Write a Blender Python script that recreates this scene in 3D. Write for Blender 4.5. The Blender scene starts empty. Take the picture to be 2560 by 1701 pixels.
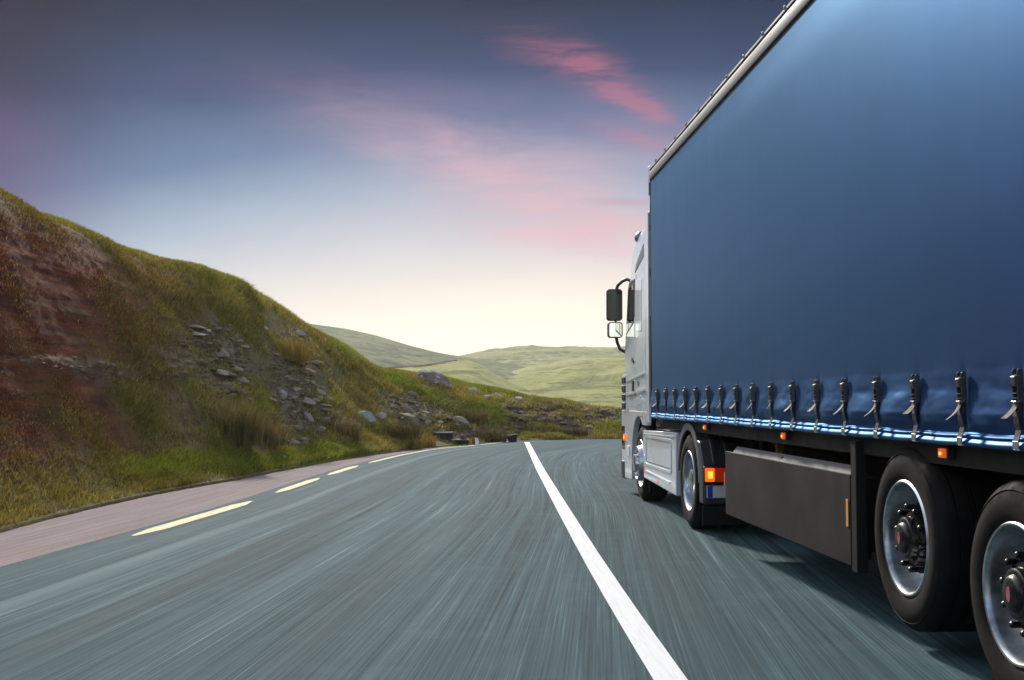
import bpy, bmesh, math, random
import numpy as np
from mathutils import Vector, Matrix
from mathutils.bvhtree import BVHTree
random.seed(7); RNG = np.random.default_rng(11)
SC = bpy.context.scene
COL = SC.collection
PI = math.pi

HAZE = .00022; SKY_FILL = (1.95, 2.05, 2.05)
# ------------------------------------------------------------------ camera
F = 2900.0; CX, CY = 1280.0, 850.5; H = 1.35
P = math.atan(150.5 / F); A = math.atan(146.0 / F * math.cos(P))
FWD = np.array([math.sin(A)*math.cos(P), math.cos(A)*math.cos(P), math.sin(P)])
RGT = np.array([math.cos(A), -math.sin(A), 0.0])
UPV = np.cross(RGT, FWD)
CAM = np.array([0.0, 0.0, H])
def ray(px, py):
    d = FWD*F + RGT*(px-CX) + UPV*(CY-py)
    return d/np.linalg.norm(d)
def gpt(px, py, z=0.0):
    d = ray(px, py); t = (z-H)/d[2]
    return CAM + d*t
def project(v):
    q = np.asarray(v) - CAM
    w = q@FWD
    return CX + F*(q@RGT)/w, CY - F*(q@UPV)/w, w
cam = bpy.data.cameras.new('camera'); camo = bpy.data.objects.new('camera', cam)
COL.objects.link(camo)
cam.sensor_width = 36; cam.lens = F/2560*36; cam.clip_end = 6000; cam.clip_start = 0.05
camo.location = CAM; camo.rotation_euler = (PI/2+P, 0, -A)
SC.camera = camo

# ------------------------------------------------------------------ noise
def _h(ix, iy, iz):
    n = (ix*374761393 + iy*668265263 + iz*2147483647*0 + iz*1274126177) & 0xffffffff
    n = ((n ^ (n >> 13))*1274126177) & 0xffffffff
    n = (n ^ (n >> 16)) & 0xffff
    return n/65535.0
def vnoise(x, y, z):
    x, y, z = np.broadcast_arrays(x, y, z)
    xi, yi, zi = np.floor(x).astype(np.int64), np.floor(y).astype(np.int64), np.floor(z).astype(np.int64)
    fx, fy, fz = x-xi, y-yi, z-zi
    u, v, w = [f*f*(3-2*f) for f in (fx, fy, fz)]
    r = 0
    for a in (0, 1):
        for b in (0, 1):
            for c in (0, 1):
                r = r + _h(xi+a, yi+b, zi+c)*(u if a else 1-u)*(v if b else 1-v)*(w if c else 1-w)
    return r*2-1
def fbm(x, y, z, o=4):
    s = 0; a = 0.5
    for k in range(o):
        s = s + a*vnoise(x*2**k+17*k, y*2**k+5*k, z*2**k+9*k); a *= 0.5
    return s
def sstep(a, b, x):
    t = np.clip((x-a)/(b-a), 0, 1); return t*t*(3-2*t)

# ------------------------------------------------------------------ materials
MATS = {}
def lin(c):
    return tuple(((v/255)/12.92 if v <= 10 else (((v/255)+0.055)/1.055)**2.4) for v in c)
class NT:
    def __init__(s, tree): s.t = tree; s.n = tree.nodes; s.l = tree.links
    def new(s, typ, **kw):
        n = s.n.new(typ)
        for k, v in kw.items(): setattr(n, k, v)
        return n
    def put(s, sock, v):
        if v is None: return
        if hasattr(v, 'is_output'): s.l.new(v, sock)
        else: sock.default_value = v
    def math(s, op, a, b=None, c=None, clamp=False):
        n = s.new('ShaderNodeMath', operation=op, use_clamp=clamp)
        for i, v in enumerate((a, b, c)):
            if v is not None: s.put(n.inputs[i], v)
        return n.outputs[0]
    def mix(s, f, a, b, bt='MIX'):
        n = s.new('ShaderNodeMix', data_type='RGBA', blend_type=bt)
        s.put(n.inputs[0], f)
        for i, v in ((6, a), (7, b)):
            s.put(n.inputs[i], (*v, 1) if isinstance(v, tuple) and len(v) == 3 else v)
        return n.outputs[2]
    def noise(s, vec, scale=5, detail=4, rough=0.55, dist=0.0):
        n = s.new('ShaderNodeTexNoise'); s.put(n.inputs['Vector'], vec)
        n.inputs['Scale'].default_value = scale; n.inputs['Detail'].default_value = detail
        n.inputs['Roughness'].default_value = rough; n.inputs['Distortion'].default_value = dist
        return n.outputs['Fac']
    def mapr(s, v, a, b, c=0.0, d=1.0, smooth=False):
        n = s.new('ShaderNodeMapRange', interpolation_type='SMOOTHSTEP' if smooth else 'LINEAR', clamp=True)
        s.put(n.inputs[0], v)
        for i, q in enumerate((a, b, c, d)): s.put(n.inputs[i+1], q)
        return n.outputs[0]
    def ramp(s, v, stops):
        n = s.new('ShaderNodeValToRGB'); e = n.color_ramp.elements
        while len(e) < len(stops): e.new(0.5)
        for k, (p, c) in enumerate(stops): e[k].position = p; e[k].color = (*c, 1)
        s.put(n.inputs[0], v); return n.outputs[0]
    def scale(s, vec, sc, rot=(0, 0, 0)):
        n = s.new('ShaderNodeMapping'); s.put(n.inputs[0], vec)
        n.inputs['Scale'].default_value = sc; n.inputs['Rotation'].default_value = rot
        return n.outputs[0]
    def bump(s, h, strength=0.3, dist=0.02):
        n = s.new('ShaderNodeBump'); s.put(n.inputs['Height'], h)
        n.inputs['Strength'].default_value = strength; n.inputs['Distance'].default_value = dist
        return n.outputs[0]
def new_mat(name):
    m = bpy.data.materials.new(name); m.use_nodes = True
    t = NT(m.node_tree); b = t.n['Principled BSDF']
    MATS[name] = m
    return m, t, b
def coords(t, which='Object'):
    return t.new('ShaderNodeTexCoord').outputs[which]
def pmat(name, col, rough=0.5, metal=0.0, var=0.25, nscale=6, spec=0.5, coat=0.0, bump=0.0, bscale=60, dirt=None, dirt_amt=0.0, stretch=(1, 1, 1)):
    m, t, b = new_mat(name)
    co = coords(t); v = t.scale(co, stretch)
    n = t.noise(v, nscale, 5)
    f = t.mapr(n, 0.3, 0.7)
    c = t.mix(f, tuple(x*(1-var) for x in col), tuple(min(1, x*(1+var)) for x in col))
    if dirt is not None:
        d = t.noise(v, nscale*0.6, 6, 0.65, 0.4)
        c = t.mix(t.mapr(d, 0.45, 0.75, 0, dirt_amt), c, dirt)
    t.put(b.inputs['Base Color'], c)
    t.put(b.inputs['Roughness'], t.mapr(n, 0.3, 0.7, max(0.02, rough*0.8), min(1, rough*1.2)))
    b.inputs['Metallic'].default_value = metal
    b.inputs['Specular IOR Level'].default_value = spec
    b.inputs['Coat Weight'].default_value = coat
    b.inputs['Coat Roughness'].default_value = 0.08
    if bump:
        t.put(b.inputs['Normal'], t.bump(t.noise(co, bscale, 3), bump, 0.01))
    return m
def emat(name, col, emit, strength, rough=0.2):
    m, t, b = new_mat(name)
    co = coords(t)
    n = t.noise(co, 40, 2)
    t.put(b.inputs['Base Color'], t.mix(n, tuple(x*.8 for x in col), col))
    b.inputs['Roughness'].default_value = rough; b.inputs['Coat Weight'].default_value = 0.6
    if strength:
        b.inputs['Emission Color'].default_value = (*emit, 1); b.inputs['Emission Strength'].default_value = strength
    return m

pmat('white_paint', (0.84, 0.85, 0.87), 0.25, 0, 0.01, 1.2, 0.5, 0.7, dirt=(0.62, 0.60, 0.58), dirt_amt=0.08)
pmat('black_plastic', (0.012, 0.011, 0.012), 0.45, 0, 0.3, 8)
pmat('rubber', (0.009, 0.0075, 0.007), 0.85, 0, 0.35, 14, 0.15, bump=0.12, bscale=120, dirt=(0.028, 0.022, 0.019), dirt_amt=0.45)
pmat('chassis_black', (0.009, 0.007, 0.006), 0.65, 0, 0.4, 5, 0.25, dirt=(0.022, 0.017, 0.013), dirt_amt=0.5)
pmat('box_black', (0.018, 0.013, 0.013), 0.6, 0, 0.10, 3, 0.2, dirt=(0.034, 0.026, 0.024), dirt_amt=0.35)
pmat('fender_plastic', (0.035, 0.034, 0.038), 0.4, 0, 0.2, 6, 0.5, dirt=(0.08, 0.075, 0.07), dirt_amt=0.4)
pmat('aluminium', (0.50, 0.50, 0.52), 0.42, 1.0, 0.12, 9, stretch=(1, .15, 1), dirt=(0.25, 0.22, 0.21), dirt_amt=0.5)
pmat('anodised', (0.115, 0.108, 0.118), 0.6, 0.1, 0.15, 5, stretch=(1, .1, 1), dirt=(0.16, 0.14, 0.14), dirt_amt=0.4)
pmat('rim_silver', (0.62, 0.63, 0.65), 0.34, 1.0, 0.1, 12, dirt=(0.10, 0.085, 0.075), dirt_amt=0.7)
pmat('steel_dark', (0.16, 0.145, 0.145), 0.38, 0.85, 0.25, 30)
pmat('bright_metal', (0.8, 0.8, 0.8), 0.2, 0.9, 0.05, 20)
pmat('strap', (0.10, 0.078, 0.072), 0.7, 0, 0.25, 40, 0.3, bump=0.2, bscale=400)
pmat('strap_dark', (0.035, 0.028, 0.028), 0.7, 0, 0.25, 40, 0.3, bump=0.2, bscale=400)
pmat('rail_grey', (0.13, 0.124, 0.13), 0.75, 0.0, 0.12, 7, stretch=(1, .15, 1), dirt=(0.14, 0.125, 0.12), dirt_amt=0.5)
pmat('roof_white', (0.6, 0.6, 0.6), 0.4, 0, 0.1, 3)
pmat('hub_black', (0.012, 0.011, 0.011), 0.3, 0.2, 0.4, 30, 0.5)
pmat('emblem_red', (0.42, 0.10, 0.13), 0.35, 0, 0.15, 30)
pmat('plate_white', (0.86, 0.85, 0.80), 0.35, 0, 0.04, 6)
pmat('plate_blue', (0.015, 0.08, 0.42), 0.35, 0, 0.1, 6)
pmat('glass_dark', (0.010, 0.010, 0.012), 0.06, 0, 0.1, 3, 0.5)
pmat('mirror_glass', (0.85, 0.86, 0.88), 0.03, 1.0, 0.02, 3)
pmat('grey_trim', (0.17, 0.165, 0.175), 0.4, 0, 0.1, 5)
pmat('tailored_yellow', (0.35, 0.26, 0.10), 0.5, 0, 0.2, 10)
emat('amber_lit', (0.8, 0.12, 0.01), (1.0, 0.17, 0.008), 0.9)
emat('amber_core', (0.95, 0.5, 0.08), (1.0, 0.50, 0.04), 1.6)
emat('red_lens', (0.42, 0.012, 0.008), (1.0, 0.05, 0.01), 0.16)
emat('marker_red', (0.5, 0.06, 0.02), (1.0, 0.16, 0.03), 0.5)
emat('orange_reflector', (0.95, 0.36, 0.03), (1, .4, .03), 0.0)
pmat('stone', (0.27, 0.205, 0.160), 0.9, 0, 0.45, 7, 0.2, bump=0.7, bscale=22, dirt=(0.46, 0.38, 0.31), dirt_amt=0.5, stretch=(1, 1, 2.5))
pmat('stone_blue', (0.33, 0.31, 0.30), 0.85, 0, 0.25, 3, 0.3, bump=0.5, bscale=16, dirt=(0.17, 0.14, 0.13), dirt_amt=0.5)
pmat('stone_brown', (0.20, 0.130, 0.085), 0.9, 0, 0.4, 6, 0.2, bump=0.6, bscale=22, dirt=(0.27, 0.23, 0.19), dirt_amt=0.5)
pmat('stone_pale', (0.52, 0.44, 0.38), 0.85, 0, 0.3, 6, 0.2, bump=0.6, bscale=22, dirt=(0.22, 0.18, 0.17), dirt_amt=0.5)
m, t, b = new_mat('stone_lichen')
co = coords(t)
n1 = t.noise(co, 4, 8, 0.65); n2 = t.noise(t.scale(co, (1.4, 1.4, 1.4)), 3.0, 6, 0.7)
c = t.mix(t.mapr(n1, .35, .65), (0.14, 0.088, 0.085), (0.30, 0.21, 0.19))
c = t.mix(t.mapr(n2, .58, .62), c, (0.62, 0.57, 0.55))
t.put(b.inputs['Base Color'], c); b.inputs['Roughness'].default_value = .9
t.put(b.inputs['Normal'], t.bump(n1, .8, .05))
pmat('old_concrete', (0.030, 0.022, 0.022), 0.9, 0, 0.5, 9, 0.2, bump=0.6, bscale=30, dirt=(0.10, 0.075, 0.06), dirt_amt=0.5)
pmat('slab_grey', (0.19, 0.15, 0.165), 0.85, 0, 0.3, 9, 0.2, bump=0.4, bscale=30)
pmat('box_green', (0.045, 0.060, 0.055), 0.6, 0, 0.3, 9)
pmat('sign_red', (0.55, 0.03, 0.05), 0.4, 0, 0.1, 9)
pmat('sign_white', (0.8, 0.8, 0.79), 0.4, 0, 0.05, 9)

# blue curtain
m, t, b = new_mat('curtain_blue')
co = coords(t)
n = t.noise(co, 1.3, 5); st = t.noise(t.scale(co, (1, 9, .5)), 1.4, 5, .6)
c = t.mix(t.mapr(n, .3, .7), (0.004, 0.016, 0.105), (0.005, 0.020, 0.125))
c = t.mix(t.mapr(st, .5, .8, 0, .18), c, (0.010, 0.038, 0.145))
t.put(b.inputs['Base Color'], c)
t.put(b.inputs['Roughness'], t.mapr(st, .3, .7, .44, .46))
b.inputs['Metallic'].default_value = 0.75; b.inputs['IOR'].default_value = 1.6; b.inputs['Specular Tint'].default_value = (0.42, 0.74, 1.0, 1)
b.inputs['Coat Weight'].default_value = 0.13; b.inputs['Coat Roughness'].default_value = 0.42; b.inputs['Coat IOR'].default_value = 1.6
b.inputs['Sheen Weight'].default_value = 0.10; b.inputs['Sheen Roughness'].default_value = 0.45; b.inputs['Sheen Tint'].default_value = (0.30, 0.60, 0.95, 1)
weave = t.noise(t.scale(co, (1, 1, 1)), 260, 2)
big = t.noise(t.scale(co, (1, .9, .5)), 1.1, 3)
bn = t.new('ShaderNodeBump'); t.put(bn.inputs['Height'], big); bn.inputs['Strength'].default_value = .03; bn.inputs['Distance'].default_value = .05
bn2 = t.new('ShaderNodeBump'); t.put(bn2.inputs['Height'], weave); bn2.inputs['Strength'].default_value = .05; bn2.inputs['Distance'].default_value = .002
t.l.new(bn.outputs[0], bn2.inputs['Normal']); t.put(b.inputs['Normal'], bn2.outputs[0])

# asphalt : u across (m), v along (m) in the UV map
m, t, b = new_mat('asphalt')
uv = coords(t, 'UV'); ob = coords(t)
s1 = t.noise(t.scale(uv, (13, .10, 1)), 1.0, 6, .7)
s2 = t.noise(t.scale(uv, (75, .30, 1)), 1.0, 4, .7)
s3 = t.noise(t.scale(uv, (2.2, .05, 1)), 1.0, 4, .6)
gr = t.noise(ob, 140, 2, .6)
mid = t.noise(ob, 2.3, 5, .6)
mixs = t.math('ADD', t.math('MULTIPLY', s1, .38), t.math('ADD', t.math('MULTIPLY', s2, .44), t.math('MULTIPLY', s3, .18)))
c = t.ramp(t.mapr(mixs, .39, .62), [(0, (0.006, 0.016, 0.021)), (.40, (0.026, 0.064, 0.080)), (.75, (0.055, 0.115, 0.138)), (1, (0.16, 0.27, 0.30))])
c = t.mix(t.mapr(gr, .35, .65, 0, .35), c, (0.07, 0.09, 0.092))
c = t.mix(t.mapr(mid, .5, .8, 0, .12), c, (0.18, 0.24, 0.245))
sx = t.new('ShaderNodeSeparateXYZ'); t.put(sx.inputs[0], uv)
# pale worn wheel track beside the left edge line
# dark polished wheel tracks and oil drips along each lane
for cx_, wd_, am_ in ((1.75, .38, .30), (3.25, .34, .26), (5.4, .4, .34), (7.1, .4, .3)):
    wt = t.math('SUBTRACT', 1.0, t.mapr(t.math('ABSOLUTE', t.math('SUBTRACT', sx.outputs[0], t.math('ADD', cx_, t.math('MULTIPLY', t.math('SUBTRACT', s3, .5), .5)))), 0.0, wd_, 0, 1, True))
    c = t.mix(t.math('MULTIPLY', wt, t.math('MULTIPLY', am_, t.mapr(mid, .3, .6, .8, 1.1))), c, (0.042, 0.052, 0.055))
trk = t.math('SUBTRACT', 1.0, t.mapr(t.math('ABSOLUTE', t.math('SUBTRACT', sx.outputs[0], t.math('ADD', 0.95, t.math('MULTIPLY', t.math('SUBTRACT', s3, .5), .3)))), 0.0, .16))
c = t.mix(t.math('MULTIPLY', trk, .35), c, (0.26, 0.33, 0.34))
t.put(b.inputs['Base Color'], c)
t.put(b.inputs['Roughness'], t.mapr(mixs, .3, .7, .95, .85)); b.inputs['Specular IOR Level'].default_value = .12
t.put(b.inputs['Normal'], t.bump(t.math('ADD', t.math('MULTIPLY', gr, .6), mixs), .25, .006))

m, t, b = new_mat('gravel')
uv = coords(t, 'UV'); ob = coords(t)
g1 = t.noise(t.scale(uv, (14, .25, 1)), 1, 5, .7); g2 = t.noise(ob, 45, 3, .7); g3 = t.noise(ob, 1.1, 4)
c = t.mix(t.mapr(g1, .3, .7), (0.22, 0.165, 0.165), (0.42, 0.335, 0.33))
c = t.mix(t.mapr(g2, .4, .6, 0, .45), c, (0.17, 0.13, 0.13))
c = t.mix(t.mapr(g3, .5, .75, 0, .5), c, (0.26, 0.20, 0.13))
t.put(b.inputs['Base Color'], c); b.inputs['Roughness'].default_value = .95; b.inputs['Specular IOR Level'].default_value = .1
t.put(b.inputs['Normal'], t.bump(g2, .7, .02))

def line_mat(name, col, worn, dark):
    m, t, b = new_mat(name)
    ob = coords(t); n = t.noise(t.scale(ob, (9, .5, 9)), 3, 6, .7); g = t.noise(ob, 90, 3)
    w = t.math('MULTIPLY', t.mapr(n, .5, .72), worn)
    w = t.math('MAXIMUM', w, t.mapr(g, .60, .72, 0, worn*.7)); k2 = t.noise(t.scale(ob, (30, 1.2, 9)), 2, 4, .7); w = t.math('MAXIMUM', w, t.mapr(k2, .56, .68, 0, worn))
    t.put(b.inputs['Base Color'], t.mix(w, col, dark)); b.inputs['Roughness'].default_value = .85; b.inputs['Specular IOR Level'].default_value = .2
line_mat('line_white', (0.80, 0.80, 0.80), .25, (0.3, 0.32, 0.32))
line_mat('line_yellow', (0.80, 0.70, 0.40), .7, (0.20, 0.19, 0.17))

# bank: attributes rock, red glow, green baked on the mesh
m, t, b = new_mat('bank_soil')
ob = coords(t)
def attr(t, nm):
    n = t.new('ShaderNodeAttribute'); n.attribute_name = nm; return n.outputs['Fac']
rock, red_glow, green = attr(t, 'rock'), attr(t, 'red_glow'), attr(t, 'green')
n1 = t.noise(ob, .9, 7, .62); n2 = t.noise(ob, 6, 6, .65); n3 = t.noise(t.scale(ob, (.35, .35, 5)), 1.6, 6, .65, .5); n4 = t.noise(ob, 28, 4, .7)
soil = t.mix(t.mapr(n2, .35, .65), (0.075, 0.045, 0.020), (0.22, 0.155, 0.060))
soil = t.mix(t.mapr(n1, .45, .65, 0, .8), soil, (0.14, 0.125, 0.028))
glowc = t.mix(t.mapr(n3, .38, .64), (0.050, 0.006, 0.004), (0.190, 0.036, 0.012))  # dark red glow of the left side painted into the soil colour
glowc = t.mix(t.mapr(n3, .62, .74, 0, .6), glowc, (0.22, 0.14, 0.09))
soil = t.mix(red_glow, soil, glowc)
grn = t.mix(t.mapr(n2, .35, .65), (0.060, 0.075, 0.010), (0.20, 0.205, 0.022))
soil = t.mix(green, soil, grn)
n5 = t.noise(t.scale(ob, (.8, .8, 7)), 1.3, 7, .7, .6)
rk = t.mix(t.mapr(n5, .38, .62), (0.045, 0.026, 0.018), (0.36, 0.26, 0.19))
rk = t.mix(t.mapr(n2, .5, .7, 0, .6), rk, (0.17, 0.115, 0.040))
rk = t.mix(t.mapr(n4, .5, .7, 0, .6), rk, (0.06, 0.04, 0.035))
rk = t.mix(t.math('MULTIPLY', red_glow, .55), rk, (0.15, 0.07, 0.045))
t.put(b.inputs['Base Color'], t.mix(t.math('MULTIPLY', rock, t.mapr(n1, .35, .5)), soil, rk))
b.inputs['Roughness'].default_value = .95; b.inputs['Specular IOR Level'].default_value = .15
hh = t.math('ADD', t.math('MULTIPLY', n2, .7), t.math('MULTIPLY', n4, .4))
t.put(b.inputs['Normal'], t.bump(hh, .9, .10))

def hill_mat(name, c1, c2, c3, sc=1.0):
    m, t, b = new_mat(name)
    ob = coords(t)
    n1 = t.noise(ob, .012*sc, 8, .66, .6); n2 = t.noise(ob, .07*sc, 9, .72, .4); n3 = t.noise(ob, .45*sc, 6, .75)
    rl = t.noise(t.scale(ob, (.010*sc, .010*sc, .16*sc), (0, .25, .3)), 3.0, 7, .7, .8)
    c = t.mix(t.mapr(n1, .40, .60), c1, c2)
    c = t.mix(t.mapr(n2, .48, .64, 0, .9), c, c3)
    c = t.mix(t.mapr(rl, .55, .64, 0, .65), c, tuple(x*.5 for x in c3))
    c = t.mix(t.mapr(n3, .48, .70, 0, .55), c, tuple(x*.5 for x in c1))
    t.put(b.inputs['Base Color'], c); b.inputs['Roughness'].default_value = 1; b.inputs['Specular IOR Level'].default_value = .05
    t.put(b.inputs['Normal'], t.bump(t.math('ADD', n2, t.math('MULTIPLY', n3, .6)), 1.0, 3.5))
hill_mat('hill_grey_green', (0.26, 0.27, 0.14), (0.38, 0.37, 0.19), (0.16, 0.17, 0.10))
hill_mat('hill_pale', (0.40, 0.38, 0.17), (0.56, 0.51, 0.24), (0.22, 0.22, 0.10))
hill_mat('hill_bright', (0.48, 0.46, 0.16), (0.64, 0.58, 0.26), (0.30, 0.30, 0.09))
hill_mat('ground_grass', (0.11, 0.12, 0.03), (0.17, 0.16, 0.05), (0.09, 0.07, 0.03), 8)
m, t, b = new_mat('grass_blade')
ca = t.new('ShaderNodeAttribute'); ca.attribute_name = 'tint'
t.put(b.inputs['Base Color'], ca.outputs['Color']); b.inputs['Roughness'].default_value = .7; b.inputs['Specular IOR Level'].default_value = .2
tr = t.new('ShaderNodeBsdfTranslucent'); t.put(tr.inputs[0], ca.outputs['Color'])
mx = t.new('ShaderNodeMixShader'); mx.inputs[0].default_value = .35
t.l.new(b.outputs[0], mx.inputs[1]); t.l.new(tr.outputs[0], mx.inputs[2]); t.l.new(mx.outputs[0], t.n['Material Output'].inputs[0])

# ------------------------------------------------------------------ object helpers
ORG = {}
def tag(o, label, cat, group=None, kind=None):
    o['label'] = label; o['category'] = cat
    if group: o['group'] = group
    if kind: o['kind'] = kind
    return o
def empty(name, loc, parent=None):
    o = bpy.data.objects.new(name, None); COL.objects.link(o); o.empty_display_size = .2
    ORG[o.name] = Vector(loc)
    if parent: o.parent = parent; o.location = Vector(loc)-ORG[parent.name]
    else: o.location = loc
    return o
class MB:
    def __init__(s): s.v = []; s.f = []
    def add(s, vs, fs):
        k = len(s.v); s.v += [tuple(map(float, v)) for v in vs]; s.f += [tuple(i+k for i in f) for f in fs]; return s
    def box(s, x0, x1, y0, y1, z0, z1):
        vs = [(x, y, z) for x in (x0, x1) for y in (y0, y1) for z in (z0, z1)]
        return s.add(vs, [(0, 1, 3, 2), (4, 6, 7, 5), (0, 4, 5, 1), (2, 3, 7, 6), (0, 2, 6, 4), (1, 5, 7, 3)])
    def tube(s, pts, r, n=10, cap=True):
        pts = [Vector(p) for p in pts]; vs = []; fs = []
        rr = r if isinstance(r, (list, tuple)) else [r]*len(pts)
        for i, p in enumerate(pts):
            d = (pts[min(i+1, len(pts)-1)]-pts[max(i-1, 0)]).normalized()
            a = d.cross(Vector((0, 0, 1)));  a = a if a.length > .05 else d.cross(Vector((0, 1, 0)))
            a.normalize(); c = d.cross(a)
            for k in range(n):
                th = 2*PI*k/n; vs.append(p+(a*math.cos(th)+c*math.sin(th))*rr[i])
        for i in range(len(pts)-1):
            for k in range(n):
                fs.append((i*n+k, i*n+(k+1) % n, (i+1)*n+(k+1) % n, (i+1)*n+k))
        if cap: fs += [tuple(range(n))[::-1], tuple(range((len(pts)-1)*n, len(pts)*n))]
        return s.add(vs, fs)
    def lathe(s, prof, x, y, z, sgn=1, n=64):
        """profile of (radius, depth) turned about the X axis; depth grows inboard"""
        vs = []; fs = []; m = len(prof)
        for k in range(n):
            th = 2*PI*k/n
            for r, d in prof: vs.append((x+sgn*d, y+r*math.cos(th), z+r*math.sin(th)))
        for k in range(n):
            for i in range(m-1):
                q = (k*m+i, k*m+i+1, ((k+1) % n)*m+i+1, ((k+1) % n)*m+i)
                fs.append(q)
        return s.add(vs, fs)
    def plate(s, poly, x0, x1):
        """polygon in (y,z) extruded along X"""
        n = len(poly); vs = [(x0, y, z) for y, z in poly]+[(x1, y, z) for y, z in poly]
        fs = [tuple(range(n)), tuple(range(2*n-1, n-1, -1))]+[(i, i+n, (i+1) % n+n, (i+1) % n) for i in range(n)]
        return s.add(vs, fs)
    def prism(s, poly, y0, y1):
        """polygon in (x,z) extruded along Y"""
        n = len(poly); vs = [(x, y0, z) for x, z in poly]+[(x, y1, z) for x, z in poly]
        fs = [tuple(range(n)), tuple(range(2*n-1, n-1, -1))]+[(i, i+n, (i+1) % n+n, (i+1) % n) for i in range(n)]
        return s.add(vs, fs)
    def build(s, name, mat, parent=None, smooth=False, bevel=0.0, seg=2, fixn=True):
        V = np.array(s.v); lo, hi = V.min(0), V.max(0)
        org = Vector(((lo[0]+hi[0])/2, (lo[1]+hi[1])/2, lo[2]))
        me = bpy.data.meshes.new(name)
        me.from_pydata([tuple(Vector(v)-org) for v in s.v], [], s.f)
        if fixn:
            bm = bmesh.new(); bm.from_mesh(me); bmesh.ops.recalc_face_normals(bm, faces=bm.faces); bm.to_mesh(me); bm.free()
        me.materials.append(MATS[mat])
        o = bpy.data.objects.new(name, me); COL.objects.link(o); ORG[o.name] = org
        if parent: o.parent = parent; o.location = org-ORG[parent.name]
        else: o.location = org
        if smooth:
            for p in me.polygons: p.use_smooth = True
            if smooth != 'all':
                me.set_sharp_from_angle(angle=math.radians(38))
        if bevel:
            bv = o.modifiers.new('bevel', 'BEVEL'); bv.width = bevel; bv.segments = seg; bv.limit_method = 'ANGLE'; bv.angle_limit = math.radians(40)
            for p in me.polygons: p.use_smooth = True
            bv.harden_normals = True
        return o
def kids(o): return [c for c in bpy.data.objects if c.parent == o]
def dup(o, parent, off):
    """copy of a part and its sub-parts, shifted by off"""
    c = o.copy(); COL.objects.link(c); c.parent = parent; c.location = o.location+Vector(off); ORG[c.name] = ORG[o.name]+Vector(off)
    for ch in list(o.children):
        d = ch.copy(); COL.objects.link(d); d.parent = c; ORG[d.name] = ORG[ch.name]+Vector(off)
    return c
def npmesh(name, V, Q, mat, uvs=None, attrs=None, smooth=True):
    me = bpy.data.meshes.new(name)
    V = np.asarray(V, dtype=np.float32); Q = np.asarray(Q, dtype=np.int32); k = Q.shape[1]
    me.vertices.add(len(V)); me.vertices.foreach_set('co', V.ravel())
    me.loops.add(Q.size); me.loops.foreach_set('vertex_index', Q.ravel())
    me.polygons.add(len(Q)); me.polygons.foreach_set('loop_start', np.arange(0, Q.size, k, dtype=np.int32))
    if smooth: me.polygons.foreach_set('use_smooth', np.ones(len(Q), dtype=bool))
    me.update(calc_edges=True)
    if uvs is not None:
        l = me.uv_layers.new(name='UVMap'); l.data.foreach_set('uv', np.asarray(uvs, dtype=np.float32)[Q.ravel()].ravel())
    for nm, a in (attrs or {}).items():
        a = np.asarray(a, dtype=np.float32)
        if a.ndim == 1: at = me.attributes.new(nm, 'FLOAT', 'POINT'); at.data.foreach_set('value', a)
        else:
            at = me.color_attributes.new(nm, 'FLOAT_COLOR', 'POINT'); at.data.foreach_set('color', a.ravel())
    me.materials.append(MATS[mat])
    me.validate()
    o = bpy.data.objects.new(name, me); COL.objects.link(o); ORG[o.name] = Vector((0, 0, 0))
    return o
def gridq(nu, nv):
    i, j = np.meshgrid(np.arange(nu-1), np.arange(nv-1), indexing='ij')
    a = (i*nv+j).ravel()
    return np.stack([a, a+nv, a+nv+1, a+1], 1)
def resample(pts, step):
    pts = np.asarray(pts, float); d = np.r_[0, np.cumsum(np.linalg.norm(np.diff(pts, axis=0), axis=1))]
    n = max(2, int(d[-1]/step)); s = np.linspace(0, d[-1], n)
    q = np.stack([np.interp(s, d, pts[:, k]) for k in range(pts.shape[1])], 1)
    return q, s
def smooth_line(pts, step=.4, it=12):
    q, s = resample(pts, step)
    for _ in range(it):
        q[1:-1] = .25*q[:-2]+.5*q[1:-1]+.25*q[2:]
    return q

# ------------------------------------------------------------------ ground, road
g = 700.0
go = npmesh('ground', [(-g, -55, -.09), (g, -55, -.09), (g, g, -.09), (-g, g, -.09)], [(0, 1, 2, 3)], 'ground_grass')
tag(go, 'flat grassy ground stretching to the hills', 'ground', kind='structure')

def G2(px, py): return gpt(px, py)[:2]
LY = [G2(*p) for p in ((325, 1343), (607, 1261), (797, 1196), (879, 1169), (990, 1141), (1085, 1123), (1200, 1113))]
d0 = (LY[1]-LY[0])/np.linalg.norm(LY[1]-LY[0])
left = [LY[0]-d0*45, LY[0]-d0*20]+LY+[np.array((2.2, 39.2)), np.array((4.6, 40.7)), np.array((8.5, 42.0)), np.array((16, 44)), np.array((34, 47)), np.array((60, 49))]
LEFT = smooth_line(left)
RIGHT = smooth_line([(5.5, -35), (5.5, 10), (5.5, 30), (5.8, 34.5), (7.0, 36.6), (10, 38), (17, 40), (35, 43), (60, 45)])
def par(q, n):
    d = np.r_[0, np.cumsum(np.linalg.norm(np.diff(q, axis=0), axis=1))]
    s = np.linspace(0, d[-1], n); return np.stack([np.interp(s, d, q[:, 0]), np.interp(s, d, q[:, 1])], 1), s
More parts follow.
